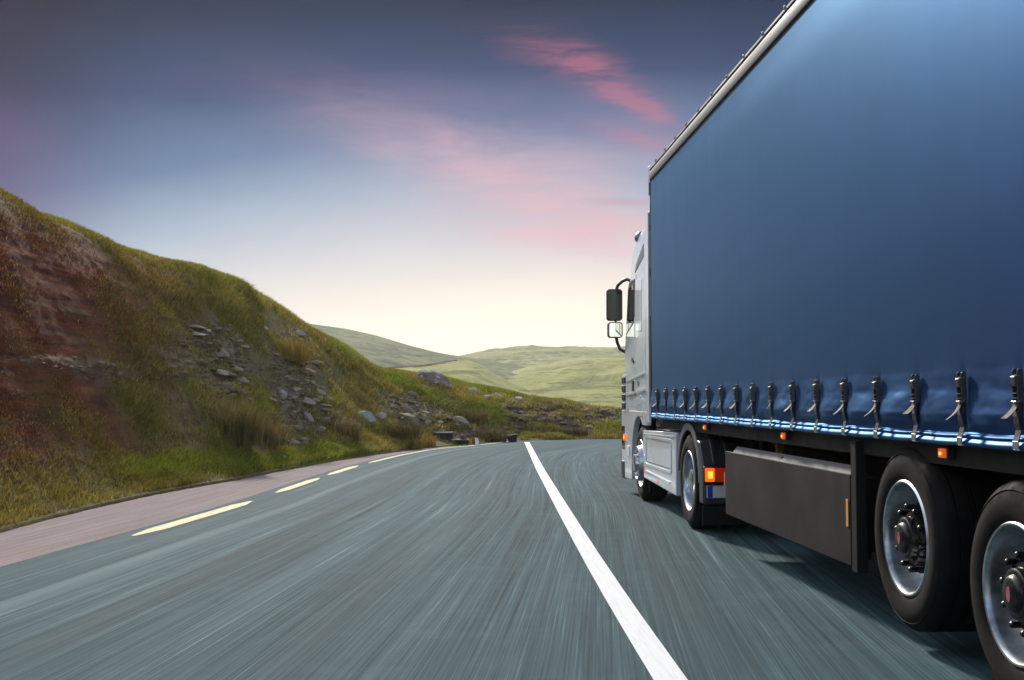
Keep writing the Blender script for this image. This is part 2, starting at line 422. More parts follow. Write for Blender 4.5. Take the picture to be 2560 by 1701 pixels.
# section the road by travelling stations so left and right stay opposite each other
def stations(q, knots, n):
    out = []
    d = np.r_[0, np.cumsum(np.linalg.norm(np.diff(q, axis=0), axis=1))]
    ks = [d[np.argmin(np.linalg.norm(q-np.array(k), axis=1))] for k in knots]
    ks[0] = 0; ks[-1] = d[-1]
    s = np.interp(np.linspace(0, len(ks)-1, n), np.arange(len(ks)), ks)
    return np.stack([np.interp(s, d, q[:, 0]), np.interp(s, d, q[:, 1])], 1)
n = 260
Lp = stations(LEFT, [left[0], LY[0], LY[3], LY[5], (2.2, 39.2), (16, 44), (60, 49)], n)
Rp = stations(RIGHT, [(5.5, -35), (5.5, 11), (5.5, 22), (5.5, 29), (6.4, 35.6), (17, 40), (60, 45)], n)
tang = np.gradient(Lp, axis=0); tang /= np.linalg.norm(tang, axis=1)[:, None]
nrm = np.stack([-tang[:, 1], tang[:, 0]], 1)          # to the left
La = Lp+nrm*.22
nu = 14
sv = np.r_[0, np.cumsum(np.linalg.norm(np.diff(.5*(La+Rp), axis=0), axis=1))]
V = []; U = []
for i in range(n):
    w = np.linalg.norm(Rp[i]-La[i])
    for j in range(nu):
        f = j/(nu-1); p = La[i]*(1-f)+Rp[i]*f
        V.append((p[0], p[1], 0.0)); U.append((f*w, sv[i]))
road = npmesh('road', V, gridq(n, nu)[:, ::-1], 'asphalt', uvs=U)
tag(road, 'grey green asphalt road curving right behind the lorry', 'road', kind='structure')
def ribbon(name, c, width, z, mat, parent=None):
    c = np.asarray(c); tg = np.gradient(c, axis=0); tg /= np.linalg.norm(tg, axis=1)[:, None]
    nm = np.stack([-tg[:, 1], tg[:, 0]], 1)
    w = np.broadcast_to(np.asarray(width, float), (len(c),))[:, None]
    jl = 1+.006*RNG.standard_normal((len(c), 1))
    a = c+nm*w/2*jl; b2 = c-nm*w/2*jl
    V = np.zeros((2*len(c), 3)); V[0::2, :2] = a; V[1::2, :2] = b2; V[:, 2] = z
    o = npmesh(name, V, gridq(len(c), 2)[:, ::-1], mat)
    if parent: o.parent = parent
    return o
cl = [G2(*p) for p in ((1676, 1701), (1559, 1523.5), (1478, 1393), (1412.7, 1282), (1351, 1175), (1317, 1106))]
d1 = (cl[1]-cl[0])/np.linalg.norm(cl[1]-cl[0])
CL = smooth_line([cl[0]-d1*30, cl[0]-d1*10]+cl, .3, 8)
ribbon('center_line', CL, .165, .004, 'line_white', road)
def sub(q, y0, y1):
    k = (q[:, 1] >= y0) & (q[:, 1] <= y1); return q[k]
for (y0, y1) in ((3, 5.2), (11.8, 15.8), (17.0, 20.5), (21.0, 24.2), (25.0, 39.5)):
    q_ = sub(smooth_line(left, .2, 25), y0, y1); tp_ = np.minimum(1, np.minimum(np.arange(len(q_)), np.arange(len(q_))[::-1])/4+.25)
    ribbon('edge_line', q_, tp_*(.19 if y0 < 16 else .16 if y0 < 24 else .12), .004, 'line_yellow', road)
# yellow line on the inside edge of the bend, beyond the cab
ribbon('edge_line', sub(RIGHT, 20, 44)+np.array((-.2, 0)), .13, .004, 'line_yellow', road)

# ------------------------------------------------------------------ bank (left hillside running round the bend)
base_px = [(0, 1325), (150, 1285), (300, 1250), (450, 1220), (600, 1195), (750, 1166), (900, 1140), (1000, 1127), (1080, 1117), (1180, 1110), (1300, 1103), (1420, 1100), (1560, 1098)]
sky_px = [(-200, 395), (0, 480), (100, 530), (200, 580), (300, 622), (380, 652), (460, 668), (540, 690), (610, 722), (680, 762), (720, 788), (760, 815), (800, 835), (850, 862), (890, 888), (920, 912), (950, 928), (990, 930), (1050, 942), (1110, 952), (1170, 968), (1250, 984), (1330, 999), (1440, 1012), (1550, 1027), (1700, 1040), (2600, 1050)]
def az_of(px, py=1001):
    d = ray(px, py); return math.atan2(d[0], d[1])
baz = []; brd = []
for az_, r_ in ((-170, 30), (-150, 9.5), (-120, 5.6), (-90, 4.9), (-70, 5.25), (-50, 6.5), (-35, 9.1), (-28, 11.2)):
    baz.append(math.radians(az_)); brd.append(r_)
for p in base_px:
    q = gpt(*p); baz.append(math.atan2(q[0], q[1])); brd.append(math.hypot(q[0], q[1]))
for x, y in ((9, 43.2), (16, 45.4), (34, 48.5), (60, 50.5)):
    baz.append(math.atan2(x, y)); brd.append(math.hypot(x, y))
saz = [math.radians(a) for a in (-170, -120, -90, -60, -40)]; sel = [.12, .30, .34, .30, .25]
for p in sky_px:
    d = ray(*p); saz.append(math.atan2(d[0], d[1])); sel.append(d[2]/math.hypot(d[0], d[1]))
# depth of the slope from foot to crest
rz = [(-170, 16), (-90, 14), (-40, 14), (-23, 14.5), (-14, 17.5), (-10, 19), (-7, 20), (-4, 18), (-2, 15), (0.5, 12), (4, 10), (9, 9), (50, 9)]
az_in = np.linspace(az_of(-120), az_of(1700), 640)
azs = np.r_[np.radians(np.linspace(-168, math.degrees(az_in[0])-.6, 150)), az_in, np.linspace(az_in[-1]+.004, math.radians(49), 70)]
nt_in = 250
ts = np.r_[np.linspace(0, 1, nt_in), np.linspace(1.03, 2.2, 40)]
rb = np.interp(azs, baz, brd)
el = np.interp(azs, saz, sel)
k = np.ones(9)/9; el = np.convolve(np.pad(el, 4, mode='edge'), k, 'valid')
dz = np.interp(np.degrees(azs), [a for a, _ in rz], [d for _, d in rz])
def prof(t):
    t = np.asarray(t)
    lo = .022*sstep(0, .07, t)
    a = .55*sstep(.05, .62, t)+.428*np.sin(np.clip((t-.05)/.95, 0, 1)*PI/2)
    return np.where(t <= 1, lo+a, np.maximum(0, 1-.16*(t-1)-.55*np.clip(t-1, 0, 9)**2))
T, AZ = np.meshgrid(ts, azs)
R = rb[:, None]+dz[:, None]*T
fT = prof(T)
hu = (H+el[:, None]*R)/np.maximum(fT, 1e-3)
hu[:, T[0] > 1.0] = 1e9
hcol = hu[:, ts > .3].min(1)
Z = hcol[:, None]*fT
X = R*np.sin(AZ); Y = R*np.cos(AZ)
px_, py_, pw = project(np.stack([X, Y, Z], -1).reshape(-1, 3)); px_ = px_.reshape(X.shape); py_ = py_.reshape(X.shape)
vis = (pw.reshape(X.shape) > 1)
px_ = np.where(vis, px_, -5000)
def zone(cx, cy, rx, ry, rot=0):
    c, s = math.cos(math.radians(rot)), math.sin(math.radians(rot))
    u = (px_-cx)*c+(py_-cy)*s; w = -(px_-cx)*s+(py_-cy)*c
    return np.clip(1.35-np.sqrt((u/rx)**2+(w/ry)**2), 0, 1)
ROCKZ = [(540, 880, 130, 60, 35), (560, 950, 90, 45, 25), (735, 900, 60, 75, 0), (740, 985, 85, 60, 10), (800, 1060, 120, 45, 0), (660, 1085, 70, 30, 0), (1010, 1015, 60, 45, 25), (1120, 1060, 75, 40, 25), (1200, 1080, 60, 20, 10), (1385, 1045, 110, 42, 12), (1290, 1040, 40, 45, 40), (1480, 1035, 70, 30, 0), (420, 900, 80, 40, 20), (250, 930, 150, 30, 8)]
GREENZ = [(600, 985, 60, 20, 40), (650, 1020, 60, 40, 40), (1100, 1000, 90, 17, 22), (1210, 1030, 90, 24, 20), (1350, 1005, 130, 14, 7), (950, 1070, 45, 18, 0), (860, 880, 50, 20, 40), (690, 1155, 220, 22, -7), (450, 1165, 150, 30, -5), (1480, 1070, 90, 15, 0), (1300, 1085, 60, 10, 0), (1160, 1110, 40, 9, 0), (830, 1010, 30, 22, 0), (1000, 960, 60, 20, 30)]
nz1 = fbm(X*.35, Y*.35, Z*.35, 4); nz2 = fbm(X*1.2+9, Y*1.2, Z*1.2, 4)
rockm = np.zeros_like(X)
for z_ in ROCKZ: rockm = np.maximum(rockm, zone(*z_))
rockm = np.clip(rockm*1.3+nz1*.7*(rockm > 0), 0, 1)
greenm = np.zeros_like(X)
for z_ in GREENZ: greenm = np.maximum(greenm, zone(*z_))
dsky = np.interp(AZ, saz, sel)
elv = (Z-H)/np.maximum(R, .1)
crest = sstep(.05, .008, dsky-elv)*sstep(.45, .75, T)
greenm = np.clip(np.maximum(greenm, crest*.75)+nz1*.6, 0, 1)*(1-.8*rockm)
glowm = sstep(580, 90, px_+nz1*240)*sstep(1260, 1090, py_-nz1*30)*(1-.55*crest)  # mask for the red glow tinted into soil and grass at the left
glowm = np.where(vis, glowm, .8)
# strata ledges, hummocks
env = sstep(.05, .16, T)*sstep(1.0, .78, T)
led = fbm(X*.45, Y*.45, Z*3.2, 4)+.5*np.abs(fbm(X*1.3, Y*1.3, Z*7, 3))
sc_ = np.clip(R/22, .5, 1.6)
sq = Z*2.3+.9*fbm(X*.3, Y*.3, Z*.3, 3)+.10*X; fq = sq-np.floor(sq); sq2 = Z*6.1+1.2*fbm(X*.7+5, Y*.7, Z*.5, 3); fq2 = sq2-np.floor(sq2)
strata = .55*(fq**1.5-.4)+.28*(fq2**1.5-.4)
blk = np.abs(fbm(X*1.6+3, Y*1.6, Z*2.2, 3))
push = env*((.14+.25*rockm)*led+rockm*(.62*strata-.5*blk+.1)+.10*glowm*strata)*sc_*.8
hum = env*(.16*nz1+.09*nz2)*sc_
Xb = X-np.sin(AZ)*push*0.9; Yb = Y-np.cos(AZ)*push*0.9; Zb = Z+hum*.8+env*rockm*.10*nz2
Zb[:, 0] = -.08
Zb += sstep(0, .05, T)*sstep(.16, .05, T)*.05*nz2+.015*fbm(X*3, Y*3, Z*0, 3)*sstep(.01, .06, T)
na, ntt = X.shape
bankV = np.stack([Xb, Yb, Zb], -1).reshape(-1, 3)
bankQ = gridq(na, ntt)[:, ::-1]
bank = npmesh('hillside', bankV, bankQ, 'bank_soil', attrs={'rock': rockm.ravel(), 'red_glow': glowm.ravel(), 'green': greenm.ravel()})
tag(bank, 'rocky hillside cutting with grass and scree along the left of the road', 'hillside', kind='structure')
bvh = BVHTree.FromPolygons([tuple(v) for v in bankV], [tuple(q) for q in bankQ])
def hit(px, py):
    d = ray(px, py); h_ = bvh.ray_cast(Vector(CAM), Vector(d))
    return h_[0], h_[1]
# gravel shoulder between asphalt and bank, following both
foot = np.stack([Xb[:, 0], Yb[:, 0]], 1)
foot_in = np.stack([Xb[:, 6], Yb[:, 6]], 1)
mloc = .5*(foot[:-1]+foot[1:])
S = []; SU = []
acc = 0
for i in range(n):
    p = La[i]+np.array(-nrm[i])*.12
    far = p+nrm[i]*30
    # nearest foot point roughly sideways
    dvec = foot-p; along = np.abs(dvec@tang[i]); side = dvec@nrm[i]
    kk = np.argmin(along+np.where((side < -.3) | (side > 20), 1e3, 0))
    o_ = foot[kk]-p; wv = float(np.clip(o_@nrm[i], .5, 6))+.5
    for j in range(6):
        f = j/5; q = p+nrm[i]*wv*f
        S.append((q[0], q[1], -.012-.04*f+.006*random.random())); SU.append((f*wv, sv[i]))
sh = npmesh('shoulder', S, gridq(n, 6), 'gravel', uvs=SU)
tag(sh, 'mauve grey gravel shoulder along the left edge of the road', 'shoulder', kind='structure')

# ------------------------------------------------------------------ right-hand verge inside the bend
vx = np.linspace(0, 1, 90); vy = np.linspace(-35, 36.2, 220)
VX, VY = np.meshgrid(vx, vy)
xr = np.interp(VY[:, 0], [-35, 30, 33, 34.5, 35.5, 36.2], [5.75, 5.75, 5.85, 6.2, 6.9, 8.4])
XX = xr[:, None]+VX*26
hh_ = sstep(0, .12, VX)*(.55+.35*VX)+sstep(.1, 1, VX)*3.2
hh_ = hh_*sstep(36.2, 34.2, VY)+.18*fbm(XX*.7, VY*.7, XX*0, 4)*sstep(0, .06, VX)*sstep(36.2, 35.2, VY)-.06
vV = np.stack([XX, VY, hh_], -1).reshape(-1, 3)
one = np.ones(len(vV))
ver = npmesh('verge', vV, gridq(*XX.shape), 'bank_soil', attrs={'rock': 0*one, 'red_glow': 0*one, 'green': .75*one})
tag(ver, 'grassy verge on the right inside the bend behind the cab', 'verge', kind='structure')

# ------------------------------------------------------------------ far hills
HAZE_TOP = 10.0
def hill(name, sky, Dr, Db, mat, label, amp=1.0, seed=0, pw_=1.25):
    a = []; e = []
    for p in sky:
        d = ray(*p); a.append(math.atan2(d[0], d[1])); e.append(d[2]/math.hypot(d[0], d[1]))
    az = np.linspace(a[0], a[-1], 420); ee = np.interp(az, a, e)
    kk = np.ones(13)/13; ee = np.convolve(np.pad(ee, 6, mode='edge'), kk, 'valid')
    t_ = np.r_[np.linspace(0, 1, 120), np.linspace(1.004, 1.06, 8)]
    TT, AA = np.meshgrid(t_, az)
    RR = Db+(Dr-Db)*TT
    hr = H+ee*Dr
    f = np.where(TT <= 1, TT**pw_, 1-2.5*(TT-1))
    ZZ = -3+(hr[:, None]+3)*f
    XX = RR*np.sin(AA); YY = RR*np.cos(AA)
    w = sstep(0, .15, TT)
    n1 = fbm(XX*.012+seed, YY*.012, XX*0+seed, 5); n2 = np.abs(fbm(XX*.03+seed, YY*.03, XX*0, 4))
    ed = sstep(1, .93, TT)*.75+.12
    ZZ = ZZ+amp*w*ed*(5*n1-6*n2*(1-.4*TT)+.9*fbm(XX*.15, YY*.15, XX*0+3, 3))
    global HAZE_TOP; HAZE_TOP = max(HAZE_TOP, ZZ.max())
    o = npmesh(name, np.stack([XX, YY, ZZ], -1).reshape(-1, 3), gridq(*XX.shape)[:, ::-1], mat)
    return tag(o, label, 'hill', kind='structure')
hill('hill', [(-1100, 735), (0, 760), (600, 775), (790, 811), (870, 822), (950, 840), (1040, 868), (1100, 882), (1150, 890), (1250, 905), (1420, 930)], 480, 170, 'hill_grey_green', 'grey green hill sloping down from the left behind the bank', .9, 3)
hill('hill', [(950, 935), (1050, 908), (1150, 889), (1200, 878), (1300, 866), (1420, 867), (1560, 867), (1700, 862), (2500, 825), (3600, 810)], 640, 220, 'hill_pale', 'pale rounded hill on the skyline left of the cab', 1.2, 8)
hill('hill', [(1180, 965), (1235, 938), (1290, 924), (1350, 907), (1440, 894), (1560, 893), (1800, 885), (3600, 860)], 430, 150, 'hill_bright', 'bright yellow green hillside just left of the lorry cab', 1.0, 15, 1.0)
hill('hill', [(-1100, 900), (500, 905), (985, 920), (1060, 915), (1100, 909), (1150, 899), (1180, 900), (1205, 914), (1245, 939), (1297, 969), (1327, 984), (1420, 1015)], 320, 120, 'hill_bright', 'pale grass spur in front of the valley between the hills', .7, 22, 1.0)

def hill_hit(px, py):
    best = None
    for o in hills:
        ok, loc, nn, ix = o.ray_cast(Vector(CAM), Vector(ray(px, py)))
        if ok and (best is None or loc.length < best.length): best = loc.copy()
    return best
hills = [o for o in bpy.data.objects if o.name.startswith('hill') and not o.name.startswith('hillside')]
bpy.context.view_layer.update()
tp = [hill_hit(x, y) for x, y in ((960, 923), (985, 921), (1010, 919), (1040, 918), (1062, 916), (1085, 912.5), (1105, 909.5), (1125, 906), (1140, 903))]
tp = [p+Vector((0, 0, .05)) for p in tp if p]
tk = MB().tube([p for p in tp], [.45]*len(tp), 6).build('track', 'stone_brown')
tag(tk, 'thin dark track line crossing the far grassy spur', 'track', kind='structure')
# ------------------------------------------------------------------ grass
def blades(name, pts, nrm_, hgt, wid, col, lean=.5, bend=.5):
    n = len(pts); th = RNG.uniform(0, 2*PI, n)
    side = np.stack([np.cos(th), np.sin(th), np.zeros(n)], 1)
    ld = np.stack([RNG.normal(0, 1, n), RNG.normal(0, 1, n), np.zeros(n)], 1)*lean
    up = np.array([0, 0, 1.0])+.35*nrm_+ld*.5; up /= np.linalg.norm(up, axis=1)[:, None]
    h = hgt[:, None]; w = wid[:, None]
    m1 = pts+up*h*.55; tip = pts+up*h+ld*h*bend*.5-np.array([0, 0, 1])*h*.12*bend
    V = np.stack([pts-side*w/2, pts+side*w/2, m1+side*w*.36, m1-side*w*.36, tip+side*w*.06, tip-side*w*.06], 1).reshape(-1, 3)
    b_ = np.arange(n)[:, None]*6
    Q = np.concatenate([b_+np.array([0, 1, 2, 3]), b_+np.array([3, 2, 4, 5])])
    C = np.repeat(np.c_[col, np.ones(n)], 6, 0)
    return npmesh(name, V, Q, 'grass_blade', attrs={'tint': C}, smooth=False)
# sample the bank surface
vv = bankV.reshape(na, ntt, 3)
e1 = vv[1:, :-1]-vv[:-1, :-1]; e2 = vv[:-1, 1:]-vv[:-1, :-1]
cr = np.cross(e2, e1); ar = np.linalg.norm(cr, axis=2); cn = cr/np.maximum(ar[..., None], 1e-9)
cn = cn*np.sign(cn[..., 2:3]+1e-9)
tc = T[:-1, :-1]; rc = rockm[:-1, :-1]; gc = greenm[:-1, :-1]; Rc = R[:-1, :-1]; pxc = px_[:-1, :-1]; pyc = py_[:-1, :-1]; rsc = glowm[:-1, :-1]
cl_ = fbm(X*.9+40, Y*.9, Z*.9, 4)[:-1, :-1]
objm = ((pxc > 1075) & (pxc < 1300) & (pyc > 1078)).astype(float)
dens = ar*np.clip((.34+.9*gc+1.5*cl_), .03, 2)*(1-.52*rc)*(1-.62*rsc)*(1-.85*objm)*(tc > .012)
dens *= np.where((pxc > -400) & (pxc < 1750) & (tc < 1.25), 1, .06)
dens *= np.clip(24/np.maximum(Rc, 6), .5, 1.5)
N = 420000
pr = (dens/dens.sum()).ravel(); ci = RNG.choice(pr.size, N, p=pr)
ia, it_ = np.divmod(ci, ntt-1)
u1, u2 = RNG.random(N)[:, None], RNG.random(N)[:, None]
pp = vv[ia, it_]+e1[ia, it_]*u1+e2[ia, it_]*u2
gg = gc.ravel()[ci]; rs = rsc.ravel()[ci]; Rr = Rc.ravel()[ci]; tcc = tc.ravel()[ci]; cc_ = cl_.ravel()[ci]
C_dry = np.array([0.430, 0.300, 0.068]); C_grn = np.array([0.140, 0.165, 0.016]); C_brt = np.array([0.310, 0.330, 0.024]); C_glw = np.array([0.150, 0.030, 0.011]); C_brn = np.array([0.140, 0.090, 0.028]); C_olv = np.array([0.250, 0.215, 0.030])
patch = fbm(pp[:, 0]*.55+3, pp[:, 1]*.55, pp[:, 2]*.8, 4)
r1 = RNG.random(N)[:, None]
mixg = np.clip(gg+RNG.normal(0, .18, N)+.5*patch, 0, 1)[:, None]
pm = np.clip(.5+1.6*patch+RNG.normal(0, .25, N), 0, 1)[:, None]
col = (C_dry*(1-pm)+C_brn*pm)*(1-mixg*.0)
col = np.where(r1 < .3, C_olv, col)
col = col*(1-mixg)+np.where(r1 < .45, C_grn, C_brt)*mixg
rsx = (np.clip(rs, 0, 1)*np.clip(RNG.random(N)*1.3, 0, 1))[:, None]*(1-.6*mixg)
col = col*(1-rsx)+C_glw*rsx
col *= RNG.uniform(.6, 1.4, N)[:, None]
hg = (.05+.08*RNG.random(N)+.09*np.clip(cc_, 0, 1)+.03*gg)*(1-.45*np.clip(rs, 0, 1))*np.clip(Rr/24, .6, 1.3)
wd = .013*np.clip(Rr/20, .6, 1.7)*RNG.uniform(.7, 1.4, N)
gr_ = blades('grass', pp, cn.reshape(-1, 3)[ci], hg, wd, col, .75, .7)
tag(gr_, 'green and straw coloured grass covering the rocky bank', 'grass', kind='stuff')
# verge grass
NV = 26000
u = RNG.random(NV)**2; y = RNG.uniform(24, 36, NV); ix = np.clip(u*.5*89, 0, 88).astype(int); iy = np.clip((y+35)/71.2*219, 0, 218).astype(int)
vg = vV.reshape(*XX.shape[:0], 220, 90, 3)
pv = vg[iy, ix]+np.stack([RNG.uniform(0, .29, NV), RNG.uniform(0, .32, NV), 0*u], 1)
cv = np.where(RNG.random(NV)[:, None] < .5, C_dry, C_grn)*RNG.uniform(.7, 1.3, NV)[:, None]
gv = blades('grass', pv, np.tile([0, 0, 1.0], (NV, 1)), RNG.uniform(.2, .5, NV), np.full(NV, .02), cv)
tag(gv, 'tall olive grass on the verge behind the cab', 'grass', kind='stuff')
# clumps of rushes: countable plants
def clump(px, py, hgt, rad, n, cols, label, spread=.5):
    p, nn = hit(px, py)
    if p is None: p = Vector(gpt(px, py))
    p = np.array(p)
    a = RNG.uniform(0, 2*PI, n); r = rad*np.sqrt(RNG.random(n))
    pts = p+np.stack([r*np.cos(a), r*np.sin(a), np.full(n, -.04)], 1)
    c = np.array(cols)[RNG.integers(0, len(cols), n)]*RNG.uniform(.7, 1.3, n)[:, None]
    o = blades('rush_clump', pts-p, np.tile([0, 0, 1.0], (n, 1)), hgt*RNG.uniform(.55, 1, n), np.full(n, .012+.0003*np.linalg.norm(p)), c, spread, .7)
    o.location = p; tag(o, label, 'plant', 'rush clumps along the foot of the bank'); return o
dryc = [(0.23, 0.17, 0.06), (0.17, 0.115, 0.04), (0.13, 0.10, 0.03)]
dkc = [(0.075, 0.045, 0.018), (0.12, 0.075, 0.03), (0.09, 0.08, 0.02)]
gold = [(0.32, 0.20, 0.035), (0.24, 0.16, 0.03), (0.2, 0.15, 0.03)]
grc = [(0.10, 0.12, 0.015), (0.16, 0.17, 0.02), (0.07, 0.09, 0.012)]
clump(600, 1108, 1.15, .42, 420, dryc, 'tall dry straw coloured rush clump below the scree on the left', .45)
clump(668, 1110, .7, .4, 240, dryc, 'shorter dry rush clump just right of the tall straw coloured one', .5)
clump(865, 1098, .75, .4, 300, dryc, 'straw and olive rush clump below the cracked blue grey boulder', .55)
clump(1000, 1104, .75, .55, 520, dkc, 'dark brown bushy rush clump left of the dark concrete trough', .7)
clump(1018, 1118, .42, .5, 420, gold, 'low golden yellow grass tuft at the road edge under the brown rush clump', .8)
clump(1052, 1112, .45, .45, 300, gold, 'golden grass tuft half covering the left end of the concrete trough', .7)
clump(1140, 1116, .14, .35, 160, [(0.2, 0.24, 0.015), (0.14, 0.18, 0.012)], 'bright green low grass tuft in front of the stone slab', .8)
clump(1228, 1102, .5, .5, 380, dkc, 'dark olive rush clump just left of the leaning black concrete stump', .7)
clump(1440, 1092, .5, .45, 300, dkc, 'small dark tuft at the far foot of the bank near the lorry cab', .6)
clump(720, 900, .8, .6, 420, gold, 'golden hanging grass tuft high on the bank below the green crest', .6)
clump(1180, 1050, .55, .6, 420, dryc, 'brownish tuft in the cut face below the green slope', .6)

# ------------------------------------------------------------------ rocks
def rock_mesh(k, flat=.6, cuts=9, sub_=3, rough=.18):
    bm = bmesh.new(); bmesh.ops.create_icosphere(bm, subdivisions=sub_, radius=1)
    rr = random.Random(100+k)
    V = np.array([v.co for v in bm.verts])
    for _ in range(cuts):
        d = np.array([rr.gauss(0, 1) for _ in range(3)]); d /= np.linalg.norm(d); o = rr.uniform(.48, .8)
        s = V@d; V = V-np.outer(np.maximum(s-o, 0), d)*.94
    nn = fbm(V[:, 0]*1.7+k*7, V[:, 1]*1.7, V[:, 2]*1.7, 4)
    V = V*(1+rough*nn)[:, None]; V[:, 2] *= flat
    for v, c in zip(bm.verts, V): v.co = c
    me = bpy.data.meshes.new('rock'); bm.to_mesh(me); bm.free()
    for p in me.polygons: p.use_smooth = True
    me.set_sharp_from_angle(angle=math.radians(28))
    return me
RM = {}
for mt in ('stone', 'stone_brown', 'stone_pale', 'stone_blue', 'stone_lichen'):
    RM[mt] = []
    for k in range(6):
        me = rock_mesh(k+{'stone': 0, 'stone_brown': 10, 'stone_pale': 20, 'stone_blue': 30, 'stone_lichen': 40}[mt], .55)
        me.materials.append(MATS[mt]); RM[mt].append(me)
def rock(px, py, wpx, hpx, mt, label, group=None, rot=None, k=None, deep=.8, name='rock', tilt=None, sink=.1):
    p, nn = hit(px, py+hpx*.3)
    if p is None: return None
    d = (p-Vector(CAM)).length
    o = bpy.data.objects.new(name, RM[mt][k if k is not None else random.randrange(6)]); COL.objects.link(o)
    w = wpx*d/F/2*1.15; h = hpx*d/F/2*1.25
    o.scale = (w, w*deep, h/.55); 
    o.rotation_euler = (random.uniform(-.2, .2), tilt if tilt is not None else random.uniform(-.25, .35), rot if rot is not None else random.uniform(-.5, .5))
    o.location = p+Vector((0, 0, h*(1-sink)*.35))
    tag(o, label, 'rock', group)
    return o
KB = [
 (1093, 951, 104, 40, 'stone_lichen', 'large purple grey boulder with white lichen sloping down on the crest of the bank', .42, 3),
 (1182, 977, 23, 17, 'stone_pale', 'pale rounded boulder on the green slope, first right of the purple boulder', .1, 2),
 (1215, 993, 24, 15, 'stone_pale', 'small flat pale boulder on the green slope below the two others', 0, 0),
 (1246, 989, 36, 15, 'stone_pale', 'elongated pale boulder on the green slope, widest of the three', .2, 4),
 (1298, 996, 26, 11, 'stone_pale', 'flat brownish boulder near the crest right of the pale three', .1, 5),
 (914, 1042, 54, 36, 'stone_blue', 'smooth blue grey boulder at the foot of the bank, left half of the cracked pair', .35, 0),
 (949, 1040, 28, 42, 'stone_blue', 'narrow blue grey boulder, right half of the cracked pair', .6, 2),
 (703, 983, 26, 28, 'stone_blue', 'upright grey block in the scree right of the bright green patch', .5, 1),
 (738, 973, 44, 17, 'stone', 'broad grey slab above the upright grey block', .15, 3),
 (762, 1003, 56, 18, 'stone', 'long grey slab jutting out of the scree beside the upright grey block', .12, 2),
 (803, 975, 32, 26, 'stone_brown', 'brown rounded boulder right of the grey slabs', .2, 4),
 (768, 1040, 34, 26, 'stone', 'angular grey stone under the long grey slab', .3, 5),
 (1010, 1018, 48, 24, 'stone_brown', 'brown slab tilted downhill right of the cracked blue grey boulders', .6, 1),
 (1022, 1042, 60, 26, 'stone_brown', 'wedge shaped brown boulder below the tilted slab', .5, 0),
 (1065, 1052, 36, 18, 'stone', 'low grey boulder above the dark concrete trough', .3, 3),
 (1150, 1052, 44, 20, 'stone', 'layered grey slab jutting from the bank above the stone slab', .15, 2),
 (1030, 985, 34, 14, 'stone_brown', 'dark brown rock under the crest left of the green slope', .4, 4),
 (995, 1134, 27, 9, 'stone', 'grey stone lying on the gravel shoulder beside the yellow line', 0, 1),
 (1014, 1131, 24, 9, 'stone', 'second grey stone on the gravel shoulder, right of the first', 0, 2),
 (555, 880, 34, 18, 'stone', 'grey slab in the upper left scree patch, darkest on its left', .5, 0),
 (660, 822, 20, 12, 'stone_pale', 'small pale stone high on the bank under the crest', .3, 1),
 (578, 985, 30, 12, 'stone', 'flat grey stone at the left end of the bright green patch', .2, 3),
 (708, 1142, 20, 18, 'stone_pale', 'rounded pale stone in the verge grass left of the scree foot', 0, 4),
 (860, 1095, 40, 12, 'stone', 'flat slab in the verge at the foot of the scree', .05, 0),
 (1255, 1090, 26, 10, 'stone_pale', 'pale stone behind the leaning black concrete stump', .1, 2),
]
for (x, y, w, h, mt, lb, tl, k) in KB: rock(x, y, w, h, mt, lb, tilt=tl, k=k, sink=.3)
SCREE = [
 (540, 870, 95, 55, 35, 22, 'loose grey brown stone in the upper left scree patch', 'stones of the upper left scree'),
 (560, 950, 85, 40, 25, 13, 'loose stone in the lower left scree above the dry rushes', 'stones of the lower left scree'),
 (735, 900, 55, 75, 0, 26, 'loose stone in the gully below the golden grass', 'stones of the gully'),
 (750, 1000, 80, 55, 10, 22, 'loose stone in the scree around the grey slabs', 'stones around the grey slabs'),
 (800, 1075, 115, 40, 0, 32, 'loose stone at the foot of the scree above the verge', 'stones at the scree foot'),
 (1010, 1035, 70, 45, 25, 16, 'loose brown stone in the face right of the cracked boulders', 'stones right of the cracked boulders'),
 (1125, 1065, 80, 32, 22, 18, 'loose stone in the bank above the trough and slab', 'stones above the trough'),
 (1390, 1045, 110, 40, 10, 30, 'loose purplish stone in the broken face behind the bend', 'stones of the far broken face'),
]
for (cx, cy, rx, ry, ro, n_, lb, gp) in SCREE:
    for _ in range(n_):
        a = random.uniform(0, 2*PI); r = math.sqrt(random.random()); c_, s_ = math.cos(math.radians(ro)), math.sin(math.radians(ro))
        u_, w_ = rx*r*math.cos(a), ry*r*math.sin(a)
        far = cx > 1000
        sz = random.choice((5, 6, 7, 8, 9, 11, 14, 18))*(.7 if far else 1.0)
        mt = random.choice(('stone', 'stone_brown', 'stone_brown', 'stone', 'stone_brown')) if not far else random.choice(('stone', 'stone_brown', 'stone_brown', 'stone_pale'))
        rock(cx+u_*c_-w_*s_, cy+u_*s_+w_*c_, sz*1.9, sz*.75, mt, lb, gp, sink=.75, deep=1.0)
for (cx, cy, rx, ry, ro, n_, lb, gp) in SCREE:
    for _ in range(6):
        a = random.uniform(0, 2*PI); r = math.sqrt(random.random()); c_, s_ = math.cos(math.radians(ro)), math.sin(math.radians(ro))
        u_, w_ = rx*r*math.cos(a), ry*r*math.sin(a); f_ = .7 if cx > 1000 else 1
        rock(cx+u_*c_-w_*s_, cy+u_*s_+w_*c_, random.uniform(26, 46)*f_, random.uniform(8, 13)*f_, random.choice(('stone', 'stone_brown')), lb.replace('stone', 'slab shaped stone', 1), gp, sink=.8, deep=.9, tilt=random.uniform(0, .3))
